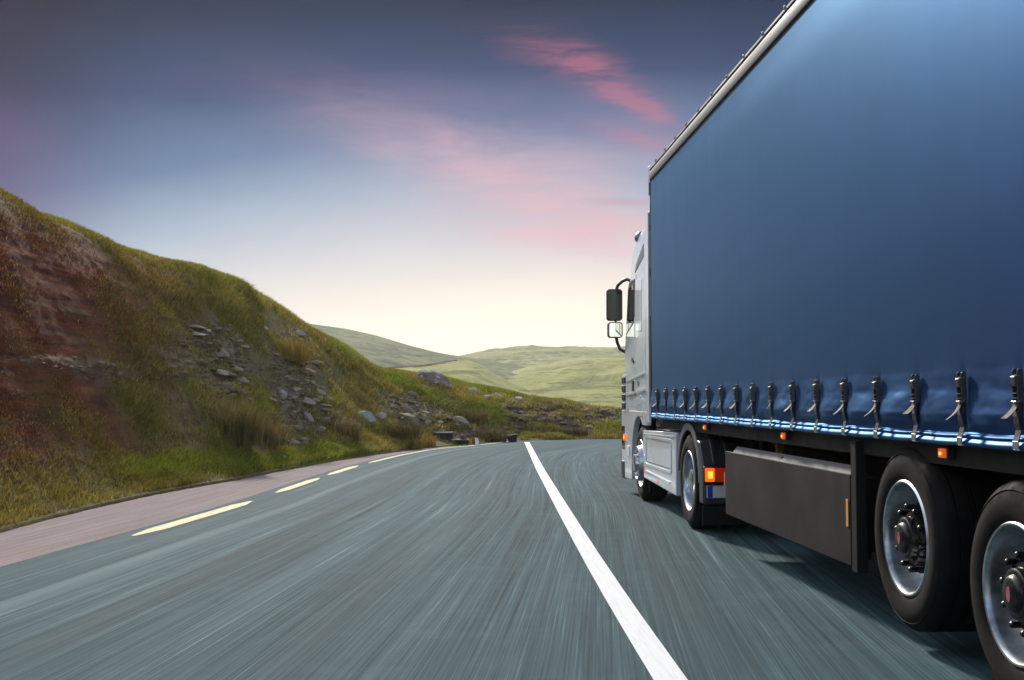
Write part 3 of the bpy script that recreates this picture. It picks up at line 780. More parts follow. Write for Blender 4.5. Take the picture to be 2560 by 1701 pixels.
# fine rubble nobody could count
RB = 1700
prr = (ar*rc*(tc < .95)*(pxc > -200)*(pxc < 1700)); prr = (prr/prr.sum()).ravel(); ci = RNG.choice(prr.size, RB, p=prr); ia, it_ = np.divmod(ci, ntt-1)
pc = vv[ia, it_]+e1[ia, it_]*RNG.random(RB)[:, None]+e2[ia, it_]*RNG.random(RB)[:, None]
octv = np.array([(1, 0, 0), (0, 1, 0), (-1, 0, 0), (0, -1, 0), (.2, .1, 1), (0, 0, -1)], float)
octf = np.array([(0, 1, 4), (1, 2, 4), (2, 3, 4), (3, 0, 4), (1, 0, 5), (2, 1, 5), (3, 2, 5), (0, 3, 5)])
sz = RNG.uniform(.025, .09, RB)*np.clip(Rc.ravel()[ci]/24, .6, 1.4)
th = RNG.uniform(0, 2*PI, RB); ct, st_ = np.cos(th), np.sin(th)
ov = octv[None]*RNG.uniform(.6, 1.3, (RB, 6, 1))
Rx = ov[..., 0]*ct[:, None]-ov[..., 1]*st_[:, None]; Ry = ov[..., 0]*st_[:, None]+ov[..., 1]*ct[:, None]
rv = np.stack([Rx*1.3, Ry, ov[..., 2]*.55], -1)*sz[:, None, None]+pc[:, None]
rub = npmesh('rubble', rv.reshape(-1, 3), (np.arange(RB)[:, None, None]*6+octf).reshape(-1, 3), 'stone_brown', smooth=False)
tag(rub, 'fine broken slate rubble spread over the cut face of the bank', 'rubble', kind='stuff')

# ------------------------------------------------------------------ roadside concrete pieces
def placed(px, py, dist=None):
    p = gpt(px, py); return p
def solid(name, pts_bottom, pts_top, mat, parent=None, bevel=.02):
    n = len(pts_bottom); mb = MB()
    mb.add(list(pts_bottom)+list(pts_top), [tuple(range(n))[::-1], tuple(range(n, 2*n))]+[(i, (i+1) % n, (i+1) % n+n, i+n) for i in range(n)])
    return mb.build(name, mat, parent, bevel=bevel)
def rect(cx, cy, w, d, z, ang=0.0):
    c, s = math.cos(ang), math.sin(ang)
    return [(cx+x*c-y*s, cy+x*s+y*c, z) for x, y in ((-w/2, -d/2), (w/2, -d/2), (w/2, d/2), (-w/2, d/2))]
def at_depth(px, Y_):
    return (px-1134)/F*Y_
Yt = 36.2
def zat(py, Y_): return H-(py-1001)/F*Y_
tr_ = empty('concrete_trough', (at_depth(1106, Yt), Yt, 0))
mb = MB(); ring = []
for k_ in range(13):
    a_ = PI*(-.08+1.16*k_/12)
    ring.append((at_depth(1106, Yt)+.33*math.cos(a_)*-1, Yt-.22*math.sin(a_)))
ring += [(at_depth(1106, Yt)+.34, Yt+.4), (at_depth(1106, Yt)-.34, Yt+.4)]
solid('trough_wall', [(x, y, -.05) for x, y in ring], [(x, y, zat(1083, Yt)) for x, y in ring], 'old_concrete', tr_, .03)
solid('trough_rim', [(x*1.0, y-.015, zat(1083, Yt)+.002) for x, y in ring], [(x, y-.015, zat(1080.5, Yt)) for x, y in ring], 'slab_grey', tr_, .008)
tag(tr_, 'dark weathered concrete trough half hidden in grass at the road edge', 'trough')
Ys = 35.6; cxs = at_depth(1151, Ys)
sl = empty('stone_slab', (cxs, Ys, 0))
solid('slab_base', rect(cxs+.02, Ys+.15, .44, .4, -.05), rect(cxs+.02, Ys+.15, .46, .42, zat(1101, Ys)), 'old_concrete', sl)
solid('slab_top', rect(cxs, Ys+.15, .54, .5, zat(1101, Ys)+.002), rect(cxs, Ys+.15, .54, .5, zat(1098.5, Ys)), 'slab_grey', sl, .008)
tag(sl, 'low stone slab on a dark base between trough and red marker', 'slab')
gb = empty('metal_box', (at_depth(1158, Ys+.1), Ys+.15, zat(1098.5, Ys)))
zb = zat(1098.5, Ys)+.002
solid('box_body', rect(at_depth(1156, Ys), Ys+.15, .12, .14, zb), rect(at_depth(1156, Ys), Ys+.15, .12, .14, zat(1087.5, Ys)), 'box_green', gb, .006)
solid('box_side', rect(at_depth(1163.5, Ys), Ys+.17, .055, .12, zb), rect(at_depth(1163.5, Ys), Ys+.17, .055, .12, zat(1088, Ys)), 'stone_brown', gb, .006)
tag(gb, 'small grey green box standing on the stone slab', 'box')
Ym = 35.2; mk = empty('marker_post', (at_depth(1188, Ym), Ym, 0))
xr_, xm, xw = at_depth(1181, Ym), at_depth(1188, Ym), at_depth(1197, Ym)
mb = MB(); z1 = zat(1095, Ym)
mb.add([(xr_, Ym+.10, -.02), (xm, Ym, -.02), (xm+.01, Ym+.05, -.02), (xr_+.01, Ym+.15, -.02), (xr_, Ym+.10, z1), (xm-.01, Ym, z1), (xm, Ym+.05, z1), (xr_+.01, Ym+.15, z1)], [(3, 2, 1, 0), (4, 5, 6, 7), (0, 1, 5, 4), (1, 2, 6, 5), (2, 3, 7, 6), (3, 0, 4, 7)])
mb.build('red_panel', 'sign_red', mk)
mb = MB(); mb.add([(xm+.004, Ym-.002, -.02), (xw+.01, Ym+.02, -.02), (xw+.01, Ym+.09, -.02), (xm+.012, Ym+.06, -.02), (xm-.006, Ym-.002, z1+.002), (xw-.02, Ym+.02, z1+.002), (xw-.02, Ym+.09, z1), (xm+.004, Ym+.06, z1)], [(3, 2, 1, 0), (4, 5, 6, 7), (0, 1, 5, 4), (1, 2, 6, 5), (2, 3, 7, 6), (3, 0, 4, 7)])
mb.build('white_panel', 'sign_white', mk)
tag(mk, 'short red and white marker post at the road edge', 'marker post')
Yk = 37.6; xs0, xs1 = at_depth(1265, Yk), at_depth(1292, Yk)
st2 = solid('concrete_stump', [(xs0+.12, Yk, -.05), (xs1-.01, Yk, -.05), (xs1-.01, Yk+.3, -.05), (xs0+.12, Yk+.3, -.05)], [(xs0, Yk-.02, zat(1090, Yk)), (xs1+.02, Yk-.02, zat(1085.5, Yk)), (xs1+.02, Yk+.28, zat(1085, Yk)), (xs0, Yk+.28, zat(1089, Yk))], 'old_concrete', None, .03)
tag(st2, 'leaning black concrete stump at the road edge where the white line ends', 'stump')

# ================================================================== SEMI-TRAILER
XS = 2.45; XR = 5.0; Y0, Y1 = 0.72, 14.27
TR = empty('semi_trailer', (3.73, 7.0, 0))
tag(TR, 'blue curtain sided semi trailer behind the white tractor unit', 'trailer', 'parts of the articulated lorry')
YB = [5.45+.555*i for i in range(-8, 16)]      # buckle stations
def curtain(side):
    ys = np.linspace(Y0+.06, Y1-.03, 700)
    zs = np.r_[1.132, 1.135, 1.142, 1.149, 1.154, 1.158, 1.163, 1.167, 1.170, 1.176, 1.183, 1.187, 1.192, 1.198, 1.205, np.linspace(1.215, 1.52, 34), np.linspace(1.56, 4.06, 44)]
    pz = [(1.132, .0), (1.135, -.02), (1.142, -.0235), (1.149, -.0245), (1.154, -.0225), (1.167, -.012), (1.170, -.006), (1.176, -.012), (1.183, -.014), (1.187, -.010), (1.198, .008), (1.205, .008), (1.24, -.012), (1.28, -.024), (1.33, -.017), (1.40, -.006), (1.50, 0), (4.06, 0)]
    dx = np.interp(zs, [a for a, _ in pz], [b for _, b in pz])
    YY, ZZ = np.meshgrid(ys, zs, indexing='ij')
    ph = (YY-YB[0])/.555; fr = ph-np.floor(ph)
    belly = np.sin(PI*fr)**.6
    low = sstep(1.205, 1.24, ZZ)*sstep(1.56, 1.36, ZZ)
    nz = fbm(YY*2.1, ZZ*5, YY*0+3, 3); nb = fbm(YY*.4, ZZ*.25, YY*0+7, 3); nc = fbm(YY*5, ZZ*14, YY*0+2, 3)
    idx = np.floor(ph); rnd = _h(idx.astype(np.int64), idx.astype(np.int64)*0+3, idx.astype(np.int64)*0)
    DX = dx[None, :]*(1-low)+low*(dx[None, :]*(.5+1.1*rnd)*(.25+.95*belly))
    DX = DX-low*(.016*nz+.006*nc)*belly
    DX = DX+low*.012*np.exp(-((fr-.5)**2-.25)**2/.002)
    hem = sstep(1.215, 1.20, ZZ)
    DX = DX+hem*.003*fbm(YY*6, ZZ*20, YY*0, 2)
    ZZ2 = ZZ+hem*.004*fbm(YY*1.6, YY*0, YY*0+5, 2)-hem*.004*np.abs(np.sin(PI*fr))
    hi = sstep(1.6, 2.3, ZZ)*sstep(4.06, 3.7, ZZ)
    DX = DX-hi*(.007*nb)-hi*.006
    cre = sstep(3.1, 4.0, ZZ)*sstep(8.0, 13.5, YY)
    DX = DX-cre*.0009*np.sin(YY*9+1.2*np.sin(YY*2.3))
    X_ = XS+DX if side < 0 else XR-DX
    o = npmesh('curtain', np.stack([X_, YY, ZZ2], -1).reshape(-1, 3), gridq(*YY.shape) if side < 0 else gridq(*YY.shape)[:, ::-1], 'curtain_blue')
    o.parent = TR; o.location = -ORG[TR.name]
    return o
curtain(-1); curtain(1)
# roof, rails, bulkhead, doors
MB().box(XS+.03, XR-.03, Y0, Y1, 4.235, 4.262).build('roof', 'roof_white', TR, bevel=.005)
for s in (-1, 1):
    q = (lambda x: XS+x) if s < 0 else (lambda x: XR-x)
    MB().prism([(q(-.012), 4.092), (q(-.016), 4.10), (q(-.016), 4.192), (q(-.012), 4.200), (q(.03), 4.200), (q(.03), 4.092)], Y0, Y1+.0).build('roof_rail', 'anodised', TR, bevel=.003)
    MB().prism([(q(.004), 4.046), (q(.004), 4.0915), (q(.04), 4.0915), (q(.04), 4.046)], Y0, Y1+.02).build('rail_seal', 'black_plastic', TR)
    MB().prism([(q(.006), 4.2005), (q(.006), 4.219), (q(.05), 4.219), (q(.05), 4.2005)], Y0, Y1).build('rail_groove', 'black_plastic', TR)
    rc_ = MB().prism([(q(-.014), 4.2195), (q(-.014), 4.240), (q(.012), 4.272), (q(.05), 4.278), (q(.05), 4.2195)], Y0, Y1+.01).build('roof_edge', 'rail_grey', TR, bevel=.004)
    if s < 0: rail_ = rc_
mb = MB(); mb.box(XS-.020, XS+.004, 13.79, 13.83, 4.236, 4.262); mb.tube([(XS-.024, 13.81, 4.249), (XS-.012, 13.81, 4.249)], .010, 10)
clip = mb.build('roof_clip', 'steel_dark', rail_, bevel=.003)
for i in range(1, 22): dup(clip, rail_, (0, -.61*i, 0))
MB().box(XS+.035, XR-.035, Y1+.0, Y1+.045, 1.16, 4.20).build('bulkhead', 'anodised', TR, bevel=.006)
mb = MB(); mb.box(XS-.015, XS+.10, Y1+.012, Y1+.10, 4.06, 4.285); mb.build('corner_casting', 'aluminium', TR, bevel=.012)
mb = MB(); mb.add([(XS+.0, Y1+.105, 4.275), (XS+.0, Y1+.16, 4.15), (XS+.0, Y1+.17, 3.93), (XS+.0, Y1+.11, 3.93), (XS+.08, Y1+.105, 4.275), (XS+.08, Y1+.16, 4.15), (XS+.08, Y1+.17, 3.93), (XS+.08, Y1+.11, 3.93)], [(0, 1, 2, 3), (7, 6, 5, 4), (0, 4, 5, 1), (1, 5, 6, 2), (2, 6, 7, 3), (3, 7, 4, 0)])
mb.build('corner_cap', 'grey_trim', TR, bevel=.006)
MB().tube([(XS+.030, Y1+.03, 1.15), (XS+.030, Y1+.03, 3.92)], .034, 14).build('curtain_pole', 'black_plastic', TR, smooth=True)
MB().tube([(XR-.030, Y1+.03, 1.15), (XR-.030, Y1+.03, 3.92)], .034, 14).build('curtain_pole', 'black_plastic', TR, smooth=True)
for z0, z1 in ((3.55, 3.82), (3.0, 3.48), (2.4, 2.9)):
    MB().box(XS+.006, XS+.05, Y1+.066, Y1+.12, z0, z1).build('pole_bracket', 'grey_trim', TR, bevel=.008)
for x0, x1 in ((XS+.03, 3.718), (3.732, XR-.03)):
    dr = MB().box(x0, x1, Y0-.045, Y0-.004, 1.2, 4.18).build('rear_door', 'roof_white', TR, bevel=.008)
    xm_ = x1-.12 if x0 < 3 else x0+.12
    MB().tube([(xm_, Y0-.07, 1.25), (xm_, Y0-.07, 4.12)], .016).build('lock_bar', 'steel_dark', dr, smooth=True)
MB().box(XS+.01, XR-.01, Y0-.05, Y0+.06, .98, 1.195).build('rear_beam', 'chassis_black', TR, bevel=.01)
for x in (XS+.15, XR-.55): MB().box(x, x+.4, Y0-.08, Y0-.051, 1.02, 1.15).build('rear_light', 'red_lens', TR, bevel=.01)
MB().box(XS+.2, XR-.2, Y0+.1, Y0+.2, .45, .58).build('underrun_bar', 'chassis_black', TR, bevel=.01)
# floor and chassis
MB().box(XS+.06, XR-.06, Y0+.07, Y1-.01, 1.155, 1.2).build('floor', 'chassis_black', TR)
mb = MB()
for x in (XS+.05, XR-.11): mb.box(x, x+.06, Y0+.07, Y1-.02, 1.02, 1.153)
mb.build('side_rail', 'chassis_black', TR, bevel=.004)
mb = MB()
for x in (3.18, 4.16): mb.box(x, x+.13, Y0+.1, 12.6, .80, 1.06); mb.box(x, x+.13, 12.6, 14.1, .98, 1.06)
mb.build('chassis_beam', 'chassis_black', TR, bevel=.006)
mb = MB()
for y in np.arange(1.2, 14, .6): mb.box(XS+.115, XR-.115, y, y+.07, 1.07, 1.15)
mb.build('cross_member', 'chassis_black', TR)
# pallet box with lid channel, post, bracket
PB = MB().box(XS, XS+.028, 7.10, 10.40, .33, .885).build('pallet_box', 'box_black', TR, bevel=.004)
MB().box(XS+.03, XS+.62, 7.12, 10.32, .36, .84).build('box_body', 'box_black', PB, bevel=.006)
MB().prism([(XS+.045, .865), (XS+.10, .935), (XS+.115, .932), (XS+.07, .865)], 7.13, 10.36).build('lid_channel', 'rail_grey', PB, bevel=.002)
MB().box(XS-.001, XS+.020, 7.10, 10.40, .8855, .891).build('top_trim', 'aluminium', PB)
MB().prism([(XS+.030, .848), (XS+.030, .862), (XS+.20, .862), (XS+.20, .848)], 7.13, 10.34).build('lid_seal', 'black_plastic', PB)
MB().tube([(XS+.088, 8.85, .905), (XS+.075, 8.85, .912)], .012, 10).build('lid_bolt', 'hub_black', PB)
MB().box(XS-.006, XS-.001, 7.125, 7.165, .565, .735).build('reflector', 'orange_reflector', PB, bevel=.006)
MB().box(XS-.006, XS+.02, 10.405, 10.43, .57, .70).build('reflector', 'orange_reflector', PB, bevel=.004)
MB().prism([(XS+.0, .30), (XS+.0, 1.10), (XS+.07, 1.10), (XS+.07, .30)], 6.99, 7.085).build('post', 'box_black', TR, bevel=.006)
MB().box(XS+.08, XS+.16, 6.55, 6.98, .36, .43).build('guard_bracket', 'chassis_black', TR, bevel=.01)
MB().tube([(XS+.32, 7.1, 1.0), (XS+.32, 9.9, .99)], .035, 12).build('side_tube', 'chassis_black', TR, smooth=True)
MB().box(XS+.42, XS+.47, 7.1, 10.3, .86, 1.04).build('inner_panel', 'chassis_black', TR, bevel=.01)
mb = MB(); mb.add([(XS+.20, 9.45, 1.03), (XS+.28, 9.45, 1.03), (XS+.25, 9.44, .91), (XS+.21, 9.44, .90), (XS+.20, 9.49, 1.03), (XS+.28, 9.49, 1.03), (XS+.25, 9.48, .91), (XS+.21, 9.48, .90)], [(0, 1, 2, 3), (7, 6, 5, 4), (0, 4, 5, 1), (1, 5, 6, 2), (2, 6, 7, 3), (3, 7, 4, 0)])
mb.build('hanger_bracket', 'tailored_yellow', TR, bevel=.004)
MB().tube([(XS+.10, 9.6, 1.045), (XS+.07, 8.7, 1.045)], .008, 8).build('cable', 'strap', TR, smooth=True)
for x in (2.95, 4.4):
    lg = MB().box(x, x+.14, 11.0, 11.14, .45, 1.06).build('landing_leg', 'chassis_black', TR, bevel=.01)
    MB().box(x-.05, x+.19, 10.95, 11.19, .40, .448).build('leg_foot', 'chassis_black', lg, bevel=.01)
# marker lights
for y in (5.73, 8.55, 11.26, 2.9):
    zc = 1.085
    ml = MB().box(XS+.01, XS+.045, y-.045, y+.045, zc-.03, zc+.03).build('marker_light', 'black_plastic', TR, bevel=.006)
    MB().box(XS-.008, XS+.009, y-.038, y+.038, zc-.024, zc+.024).build('lens', 'marker_red', ml, bevel=.007)
    MB().tube([(XS-.014, y, zc-.002), (XS-.009, y, zc-.002)], .009, 10).build('bulb', 'amber_core', ml, smooth=True)
    MB().box(XS+.02, XS+.05, y-.02, y+.02, zc+.031, 1.14).build('light_bracket', 'chassis_black', ml)
# buckles with straps
def buckle(y):
    mb = MB()
    x = XS-.006
    for dy in (-.026, .022):
        mb.plate([(y+dy, 0), (y+dy, 0)], 0, 0) if False else None
        prof_ = []
        pts = [(-.000, 1.337), (-.022, 1.337), (-.026, 1.40), (-.028, 1.465), (-.024, 1.482), (-.014, 1.489), (-.004, 1.486), (0, 1.47)]
        n_ = len(pts)
        vs = [(x+a, y+dy, z) for a, z in pts]+[(x+a, y+dy+.004, z) for a, z in pts]
        mb.add(vs, [tuple(range(n_)), tuple(range(2*n_-1, n_-1, -1))]+[(i, (i+1) % n_, (i+1) % n_+n_, i+n_) for i in range(n_)])
    mb.box(x-.010, x, y-.0215, y+.0215, 1.337, 1.47)
    for z in (1.345, 1.455): mb.tube([(x-.014, y-.032, z), (x-.014, y+.032, z)], .006, 8)
    b_ = mb.build('buckle', 'steel_dark', TR, bevel=.0015, seg=1)
    mb = MB()
    mb.prism([(x-.012, 1.408), (x-.036, 1.412), (x-.038, 1.452), (x-.018, 1.463)], y-.020, y+.020)
    mb.build('lever', 'steel_dark', b_, bevel=.004)
    mb = MB(); mb.box(x-.032, x-.012, y-.021, y+.021, 1.378, 1.383); mb.box(x-.031, x-.012, y-.021, y+.021, 1.358, 1.362)
    mb.build('clamp_bar', 'bright_metal', b_)
    MB().box(x-.034, x-.011, y-.021, y+.021, 1.3375, 1.347).build('clip_tip', 'bright_metal', b_, bevel=.002)
    # strap to the rail
    zz = [1.337, 1.31, 1.28, 1.25, 1.22, 1.195, 1.17]; xo = [-.012, -.020, -.026, -.022, -.014, -.020, -.030]
    vs = []; fs = []
    for z, o_ in zip(zz, xo): vs += [(x+o_, y-.024, z), (x+o_, y+.024, z), (x+o_+.004, y+.024, z), (x+o_+.004, y-.024, z)]
    for i in range(len(zz)-1):
        k_ = 4*i
        for a in range(4): fs.append((k_+a, k_+(a+1) % 4, k_+4+(a+1) % 4, k_+4+a))
    fs += [(0, 1, 2, 3), (k_+7, k_+6, k_+5, k_+4)]
    MB().add(vs, fs).build('strap', 'strap_dark', b_)
    return b_
def strap_tail(b_, y, var):
    """the loose strap end is different on every buckle"""
    x = XS-.018
    L = .085*(1+.25*var); vs = []; fs = []; n_ = 7
    for i in range(n_):
        f = i/(n_-1); z = 1.342-L*f*(1-.12*f); o_ = -.008-.062*f**1.7*(1+.35*var); yy = y-.012*f*var+.006*math.sin(3*f)
        tw = .012*f*var
        vs += [(x+o_-tw, yy-.022, z), (x+o_+tw, yy+.022, z), (x+o_+.003+tw, yy+.022, z), (x+o_+.003-tw, yy-.022, z)]
    for i in range(n_-1):
        for a in range(4): fs.append((4*i+a, 4*i+(a+1) % 4, 4*i+4+(a+1) % 4, 4*i+4+a))
    k_ = 4*(n_-1); fs += [(0, 1, 2, 3), (k_+3, k_+2, k_+1, k_)]
    MB().add(vs, fs).build('strap_tail', 'strap', b_, smooth=True)
    hk = MB(); xx = XS-.036
    hk.box(xx, xx+.006, y-.026, y+.026, 1.138, 1.174); hk.box(xx+.006, xx+.05, y-.026, y+.026, 1.132, 1.1375)
    hk.build('rail_hook', 'aluminium', b_, bevel=.002)
ym = YB[8]
b0 = buckle(ym)
for i, y in enumerate(YB):
    b_ = b0 if i == 8 else dup(b0, TR, (0, y-ym, 0))
for i, b_ in enumerate([b0]+[c for c in TR.children if c.name.startswith('buckle') and c is not b0]):
    strap_tail(b_, ORG[b_.name].y, random.uniform(-.7, .9))

# ------------------------------------------------------------------ wheels
TYRE = [(.298, .030), (.312, .010), (.325, .002), (.350, -.006), (.395, -.010), (.430, -.006), (.452, .004), (.456, .0), (.460, .006), (.478, .016), (.492, .032), (.499, .05), (.500, .085), (.490, .088), (.490, .10), (.500, .103), (.500, .165), (.490, .168), (.490, .18), (.500, .183)]
def tyre_prof(w):
    p = [(r, d) for r, d in TYRE]
    return p+[(r, w-d) for r, d in p[::-1]]
def stud_ring(w, mat, x, y, z, sgn, R_, nstud, d0, d1, r0, r1, off=0.0):
    first = None
    for k in range(nstud):
        a = 2*PI*k/nstud+off; yy, zz = y+R_*math.cos(a), z+R_*math.sin(a)
        if first is None:
            mb = MB(); dm = d0+(d1-d0)*.35
            mb.tube([(x+sgn*d0, yy, zz), (x+sgn*(dm-(d1-d0)*.03), yy, zz), (x+sgn*dm, yy, zz), (x+sgn*(d0+(d1-d0)*.92), yy, zz), (x+sgn*d1, yy, zz)], [r1, r1, r0, r0, r0*.6], 10)
            first = mb.build('wheel_nut', mat, w, smooth=True); y0_, z0_ = yy, zz
        else: dup(first, w, (0, yy-y0_, zz-z0_))
def trailer_wheel(parent, y, z, side):
    x = 2.462 if side < 0 else XR-.012; sg = 1 if side < 0 else -1
    w = empty('wheel', (x, y, z), parent)
    MB().lathe(tyre_prof(.37), x, y, z, sg, 96).build('tyre', 'rubber', w, smooth=True)
    rim = [(.300, .045), (.296, .020), (.303, .006), (.312, .000), (.317, .006), (.313, .002), (.309, -.004), (.300, -.001), (.292, .012), (.288, .03), (.283, .07), (.270, .125), (.258, .150), (.247, .152), (.236, .140), (.222, .118), (.205, .104), (.188, .098), (.130, .098)]
    MB().lathe(rim, x, y, z, sg, 96).build('rim', 'rim_silver', w, smooth=True)
    mb = MB(); mb.lathe([(.142, .10), (.142, .05), (.136, .035), (.118, .03), (.112, .0), (.104, -.006), (.086, -.006), (.080, -.018), (.066, -.028), (.0005, -.030)], x, y, z, sg, 48)
    for k in range(6):
        a = 2*PI*k/6; mb.tube([(x+sg*.03, y+.126*math.cos(a), z+.126*math.sin(a)), (x+sg*.015, y+.126*math.cos(a), z+.126*math.sin(a))], .008, 6)
    hb = mb.build('hub', 'hub_black', w, smooth=True)
    mb = MB(); pts = [(y+.018*math.cos(2*PI*k/20), z+.034*math.sin(2*PI*k/20)) for k in range(20)]
    mb.plate(pts, x-sg*.0305, x-sg*.033); mb.build('emblem', 'emblem_red', hb)
    stud_ring(w, 'hub_black', x, y, z, sg, .170, 10, .10, .012, .015, .021, .2)
    return w
for y, z in ((6.27, .598), (5.02, .50), (3.72, .50)):
    for s in (-1, 1): trailer_wheel(TR, y, z, s)
    MB().tube([(XS+.2, y, z), (XR-.2, y, z)], .07, 16).build('axle', 'chassis_black', TR, smooth=True)
    for x in (3.16, 4.18): MB().box(x, x+.12, y-.05, y+.55, z+.06, .80 if z < .55 else .86).build('suspension_arm', 'chassis_black', TR, bevel=.02)
mb = MB()
for x in (XS+.45, XR-.5): mb.box(x, x+.05, 3.0, 6.9, .80, 1.03)
mb.build('wheel_well_panel', 'chassis_black', TR)

# ================================================================== TRACTOR UNIT
XT = 2.52; XTR = 4.98; XC = (XT+XTR)/2
TU = empty('truck_tractor', (XC, 14.2, 0))
tag(TU, 'white cab over tractor unit pulling the blue trailer', 'truck', 'parts of the articulated lorry')
# cab shell lofted from rounded horizontal sections
secs = [(1.12, 17.16, 1.22), (1.30, 17.20, 1.235), (1.55, 17.22, 1.24), (2.05, 17.20, 1.24), (2.20, 17.17, 1.238), (2.60, 17.04, 1.232), (3.00, 16.88, 1.222), (3.12, 16.80, 1.215), (3.22, 16.70, 1.215), (3.36, 16.50, 1.215), (3.48, 16.28, 1.21), (3.58, 16.05, 1.20), (3.66, 15.80, 1.18), (3.72, 15.55, 1.12), (3.74, 15.40, 1.0)]
YRb = 15.06
def section(z, yf, hw, n=10):
    pts = []; rf = min(.34 if z < 3.15 else max(.12, .34-(z-3.15)*.8), hw*.4, max(.04, (yf-YRb)*.4)); rr = .05
    for (cx, cy, a0, r) in ((XC-hw+rr, YRb+rr, -PI, rr), (XC+hw-rr, YRb+rr, -PI/2, rr), (XC+hw-rf, yf-rf, 0, rf), (XC-hw+rf, yf-rf, PI/2, rf)):
        for k in range(n):
            a = a0+PI/2*k/(n-1); pts.append((cx+r*math.cos(a), cy+r*math.sin(a), z))
    return pts
mb = MB(); rings = [section(*s) for s in secs]; nn_ = len(rings[0])
vs = [p for r in rings for p in r]; fs = []
for i in range(len(rings)-1):
    for k in range(nn_): fs.append((i*nn_+k, i*nn_+(k+1) % nn_, (i+1)*nn_+(k+1) % nn_, (i+1)*nn_+k))
fs += [tuple(range(nn_))[::-1], tuple(range((len(rings)-1)*nn_, len(rings)*nn_))]
CAB = mb.add(vs, fs).build('cab', 'white_paint', TU, smooth=True)
xl = XT-.012      # left outer skin (the shell is XC-1.24 = 2.51)
def skin(y, z):
    hw = np.interp(z, [s[0] for s in secs], [s[2] for s in secs]); return XC-hw
def side_patch(name, poly, mat, parent, out=.004, th=.02, inset=None):
    """flat piece lying on the cab side: poly of (y,z); follows the side's lean"""
    n = len(poly); vs = [(skin(y, z)-out, y, z) for y, z in poly]+[(skin(y, z)-out+th, y, z) for y, z in poly]
    fs = [tuple(range(n)), tuple(range(2*n-1, n-1, -1))]+[(i, i+n, (i+1) % n+n, (i+1) % n) for i in range(n)]
    return MB().add(vs, fs).build(name, mat, parent, bevel=.003, seg=1)
# door with window
door = side_patch('door', [(15.98, 1.42), (16.82, 1.42), (16.84, 2.10), (16.80, 2.28), (16.05, 2.42), (15.98, 2.5)], 'white_paint', CAB, .010, .02)
side_patch('door_seam', [(15.945, 1.40), (15.978, 1.40), (15.978, 3.1), (15.945, 3.1)], 'black_plastic', CAB, .003, .01)
wf = side_patch('side_window', [(16.02, 2.38), (16.74, 2.25), (16.80, 2.28), (16.66, 2.96), (16.56, 3.05), (16.06, 3.05)], 'black_plastic', door, .006, .02)
side_patch('pane', [(16.10, 2.44), (16.50, 2.36), (16.44, 2.96), (16.12, 2.98)], 'glass_dark', wf, .011, .008)
side_patch('pane', [(16.54, 2.35), (16.74, 2.31), (16.61, 2.92), (16.50, 2.96)], 'glass_dark', wf, .011, .008)
side_patch('door_handle', [(15.99, 1.86), (16.16, 1.90), (16.16, 1.94), (15.99, 1.90)], 'black_plastic', door, .022, .03)
side_patch('door_crease', [(15.10, 1.695), (16.82, 1.60), (16.82, 1.625), (15.10, 1.72)], 'white_paint', CAB, .022, .03)
side_patch('lower_crease', [(15.10, 1.475), (16.9, 1.40), (16.9, 1.43), (15.10, 1.51)], 'white_paint', CAB, .026, .03)
side_patch('sleeper_recess', [(15.40, 2.28), (15.90, 2.30), (15.90, 3.0), (15.44, 2.98)], 'white_paint', CAB, .008, .02)
side_patch('side_vent', [(16.00, 1.47), (16.16, 1.47), (16.16, 1.63), (16.00, 1.62)], 'black_plastic', door, .020, .02)
side_patch('lock_recess', [(15.62, 1.55), (15.74, 1.55), (15.74, 1.62), (15.62, 1.62)], 'grey_trim', CAB, .008, .02)
side_patch('step_light', [(15.45, 1.30), (15.95, 1.27), (15.95, 1.37), (15.45, 1.41)], 'white_paint', CAB, .022, .03)
side_patch('roof_gill', [(15.32, 3.27), (16.08, 3.13), (15.95, 3.24), (15.34, 3.45)], 'grey_trim', CAB, .006, .02)
# corner deflector grilles at the front left edge
mb = MB()
for k in range(4): mb.box(XT-.048, XT-.008, 16.72+.0*k, 17.02, 1.22+.125*k, 1.315+.125*k)
mb.build('corner_grille', 'black_plastic', CAB, bevel=.01)
MB().box(XT-.03, XT+.02, 16.70, 17.05, 1.21, 1.72).build('corner_panel', 'white_paint', CAB, bevel=.01)
# windscreen and front mask (seen from the side only)
mb = MB(); mb.add([(XC-.98, 17.185, 2.22), (XC+.98, 17.185, 2.22), (XC+.94, 16.93, 2.98), (XC-.94, 16.93, 2.98), (XC-.98, 17.15, 2.22), (XC+.98, 17.15, 2.22), (XC+.94, 16.89, 2.98), (XC-.94, 16.89, 2.98)], [(0, 1, 2, 3), (7, 6, 5, 4), (0, 4, 5, 1), (1, 5, 6, 2), (2, 6, 7, 3), (3, 7, 4, 0)])
mb.build('windscreen', 'glass_dark', CAB, bevel=.006)
MB().box(XC-.8, XC+.8, 17.2, 17.26, 1.25, 1.95).build('front_grille', 'black_plastic', CAB, bevel=.02)
mb = MB(); mb.box(XC-1.05, XC+1.05, 16.85, 17.12, 3.02, 3.06); mb.build('sun_visor', 'black_plastic', CAB, bevel=.012)
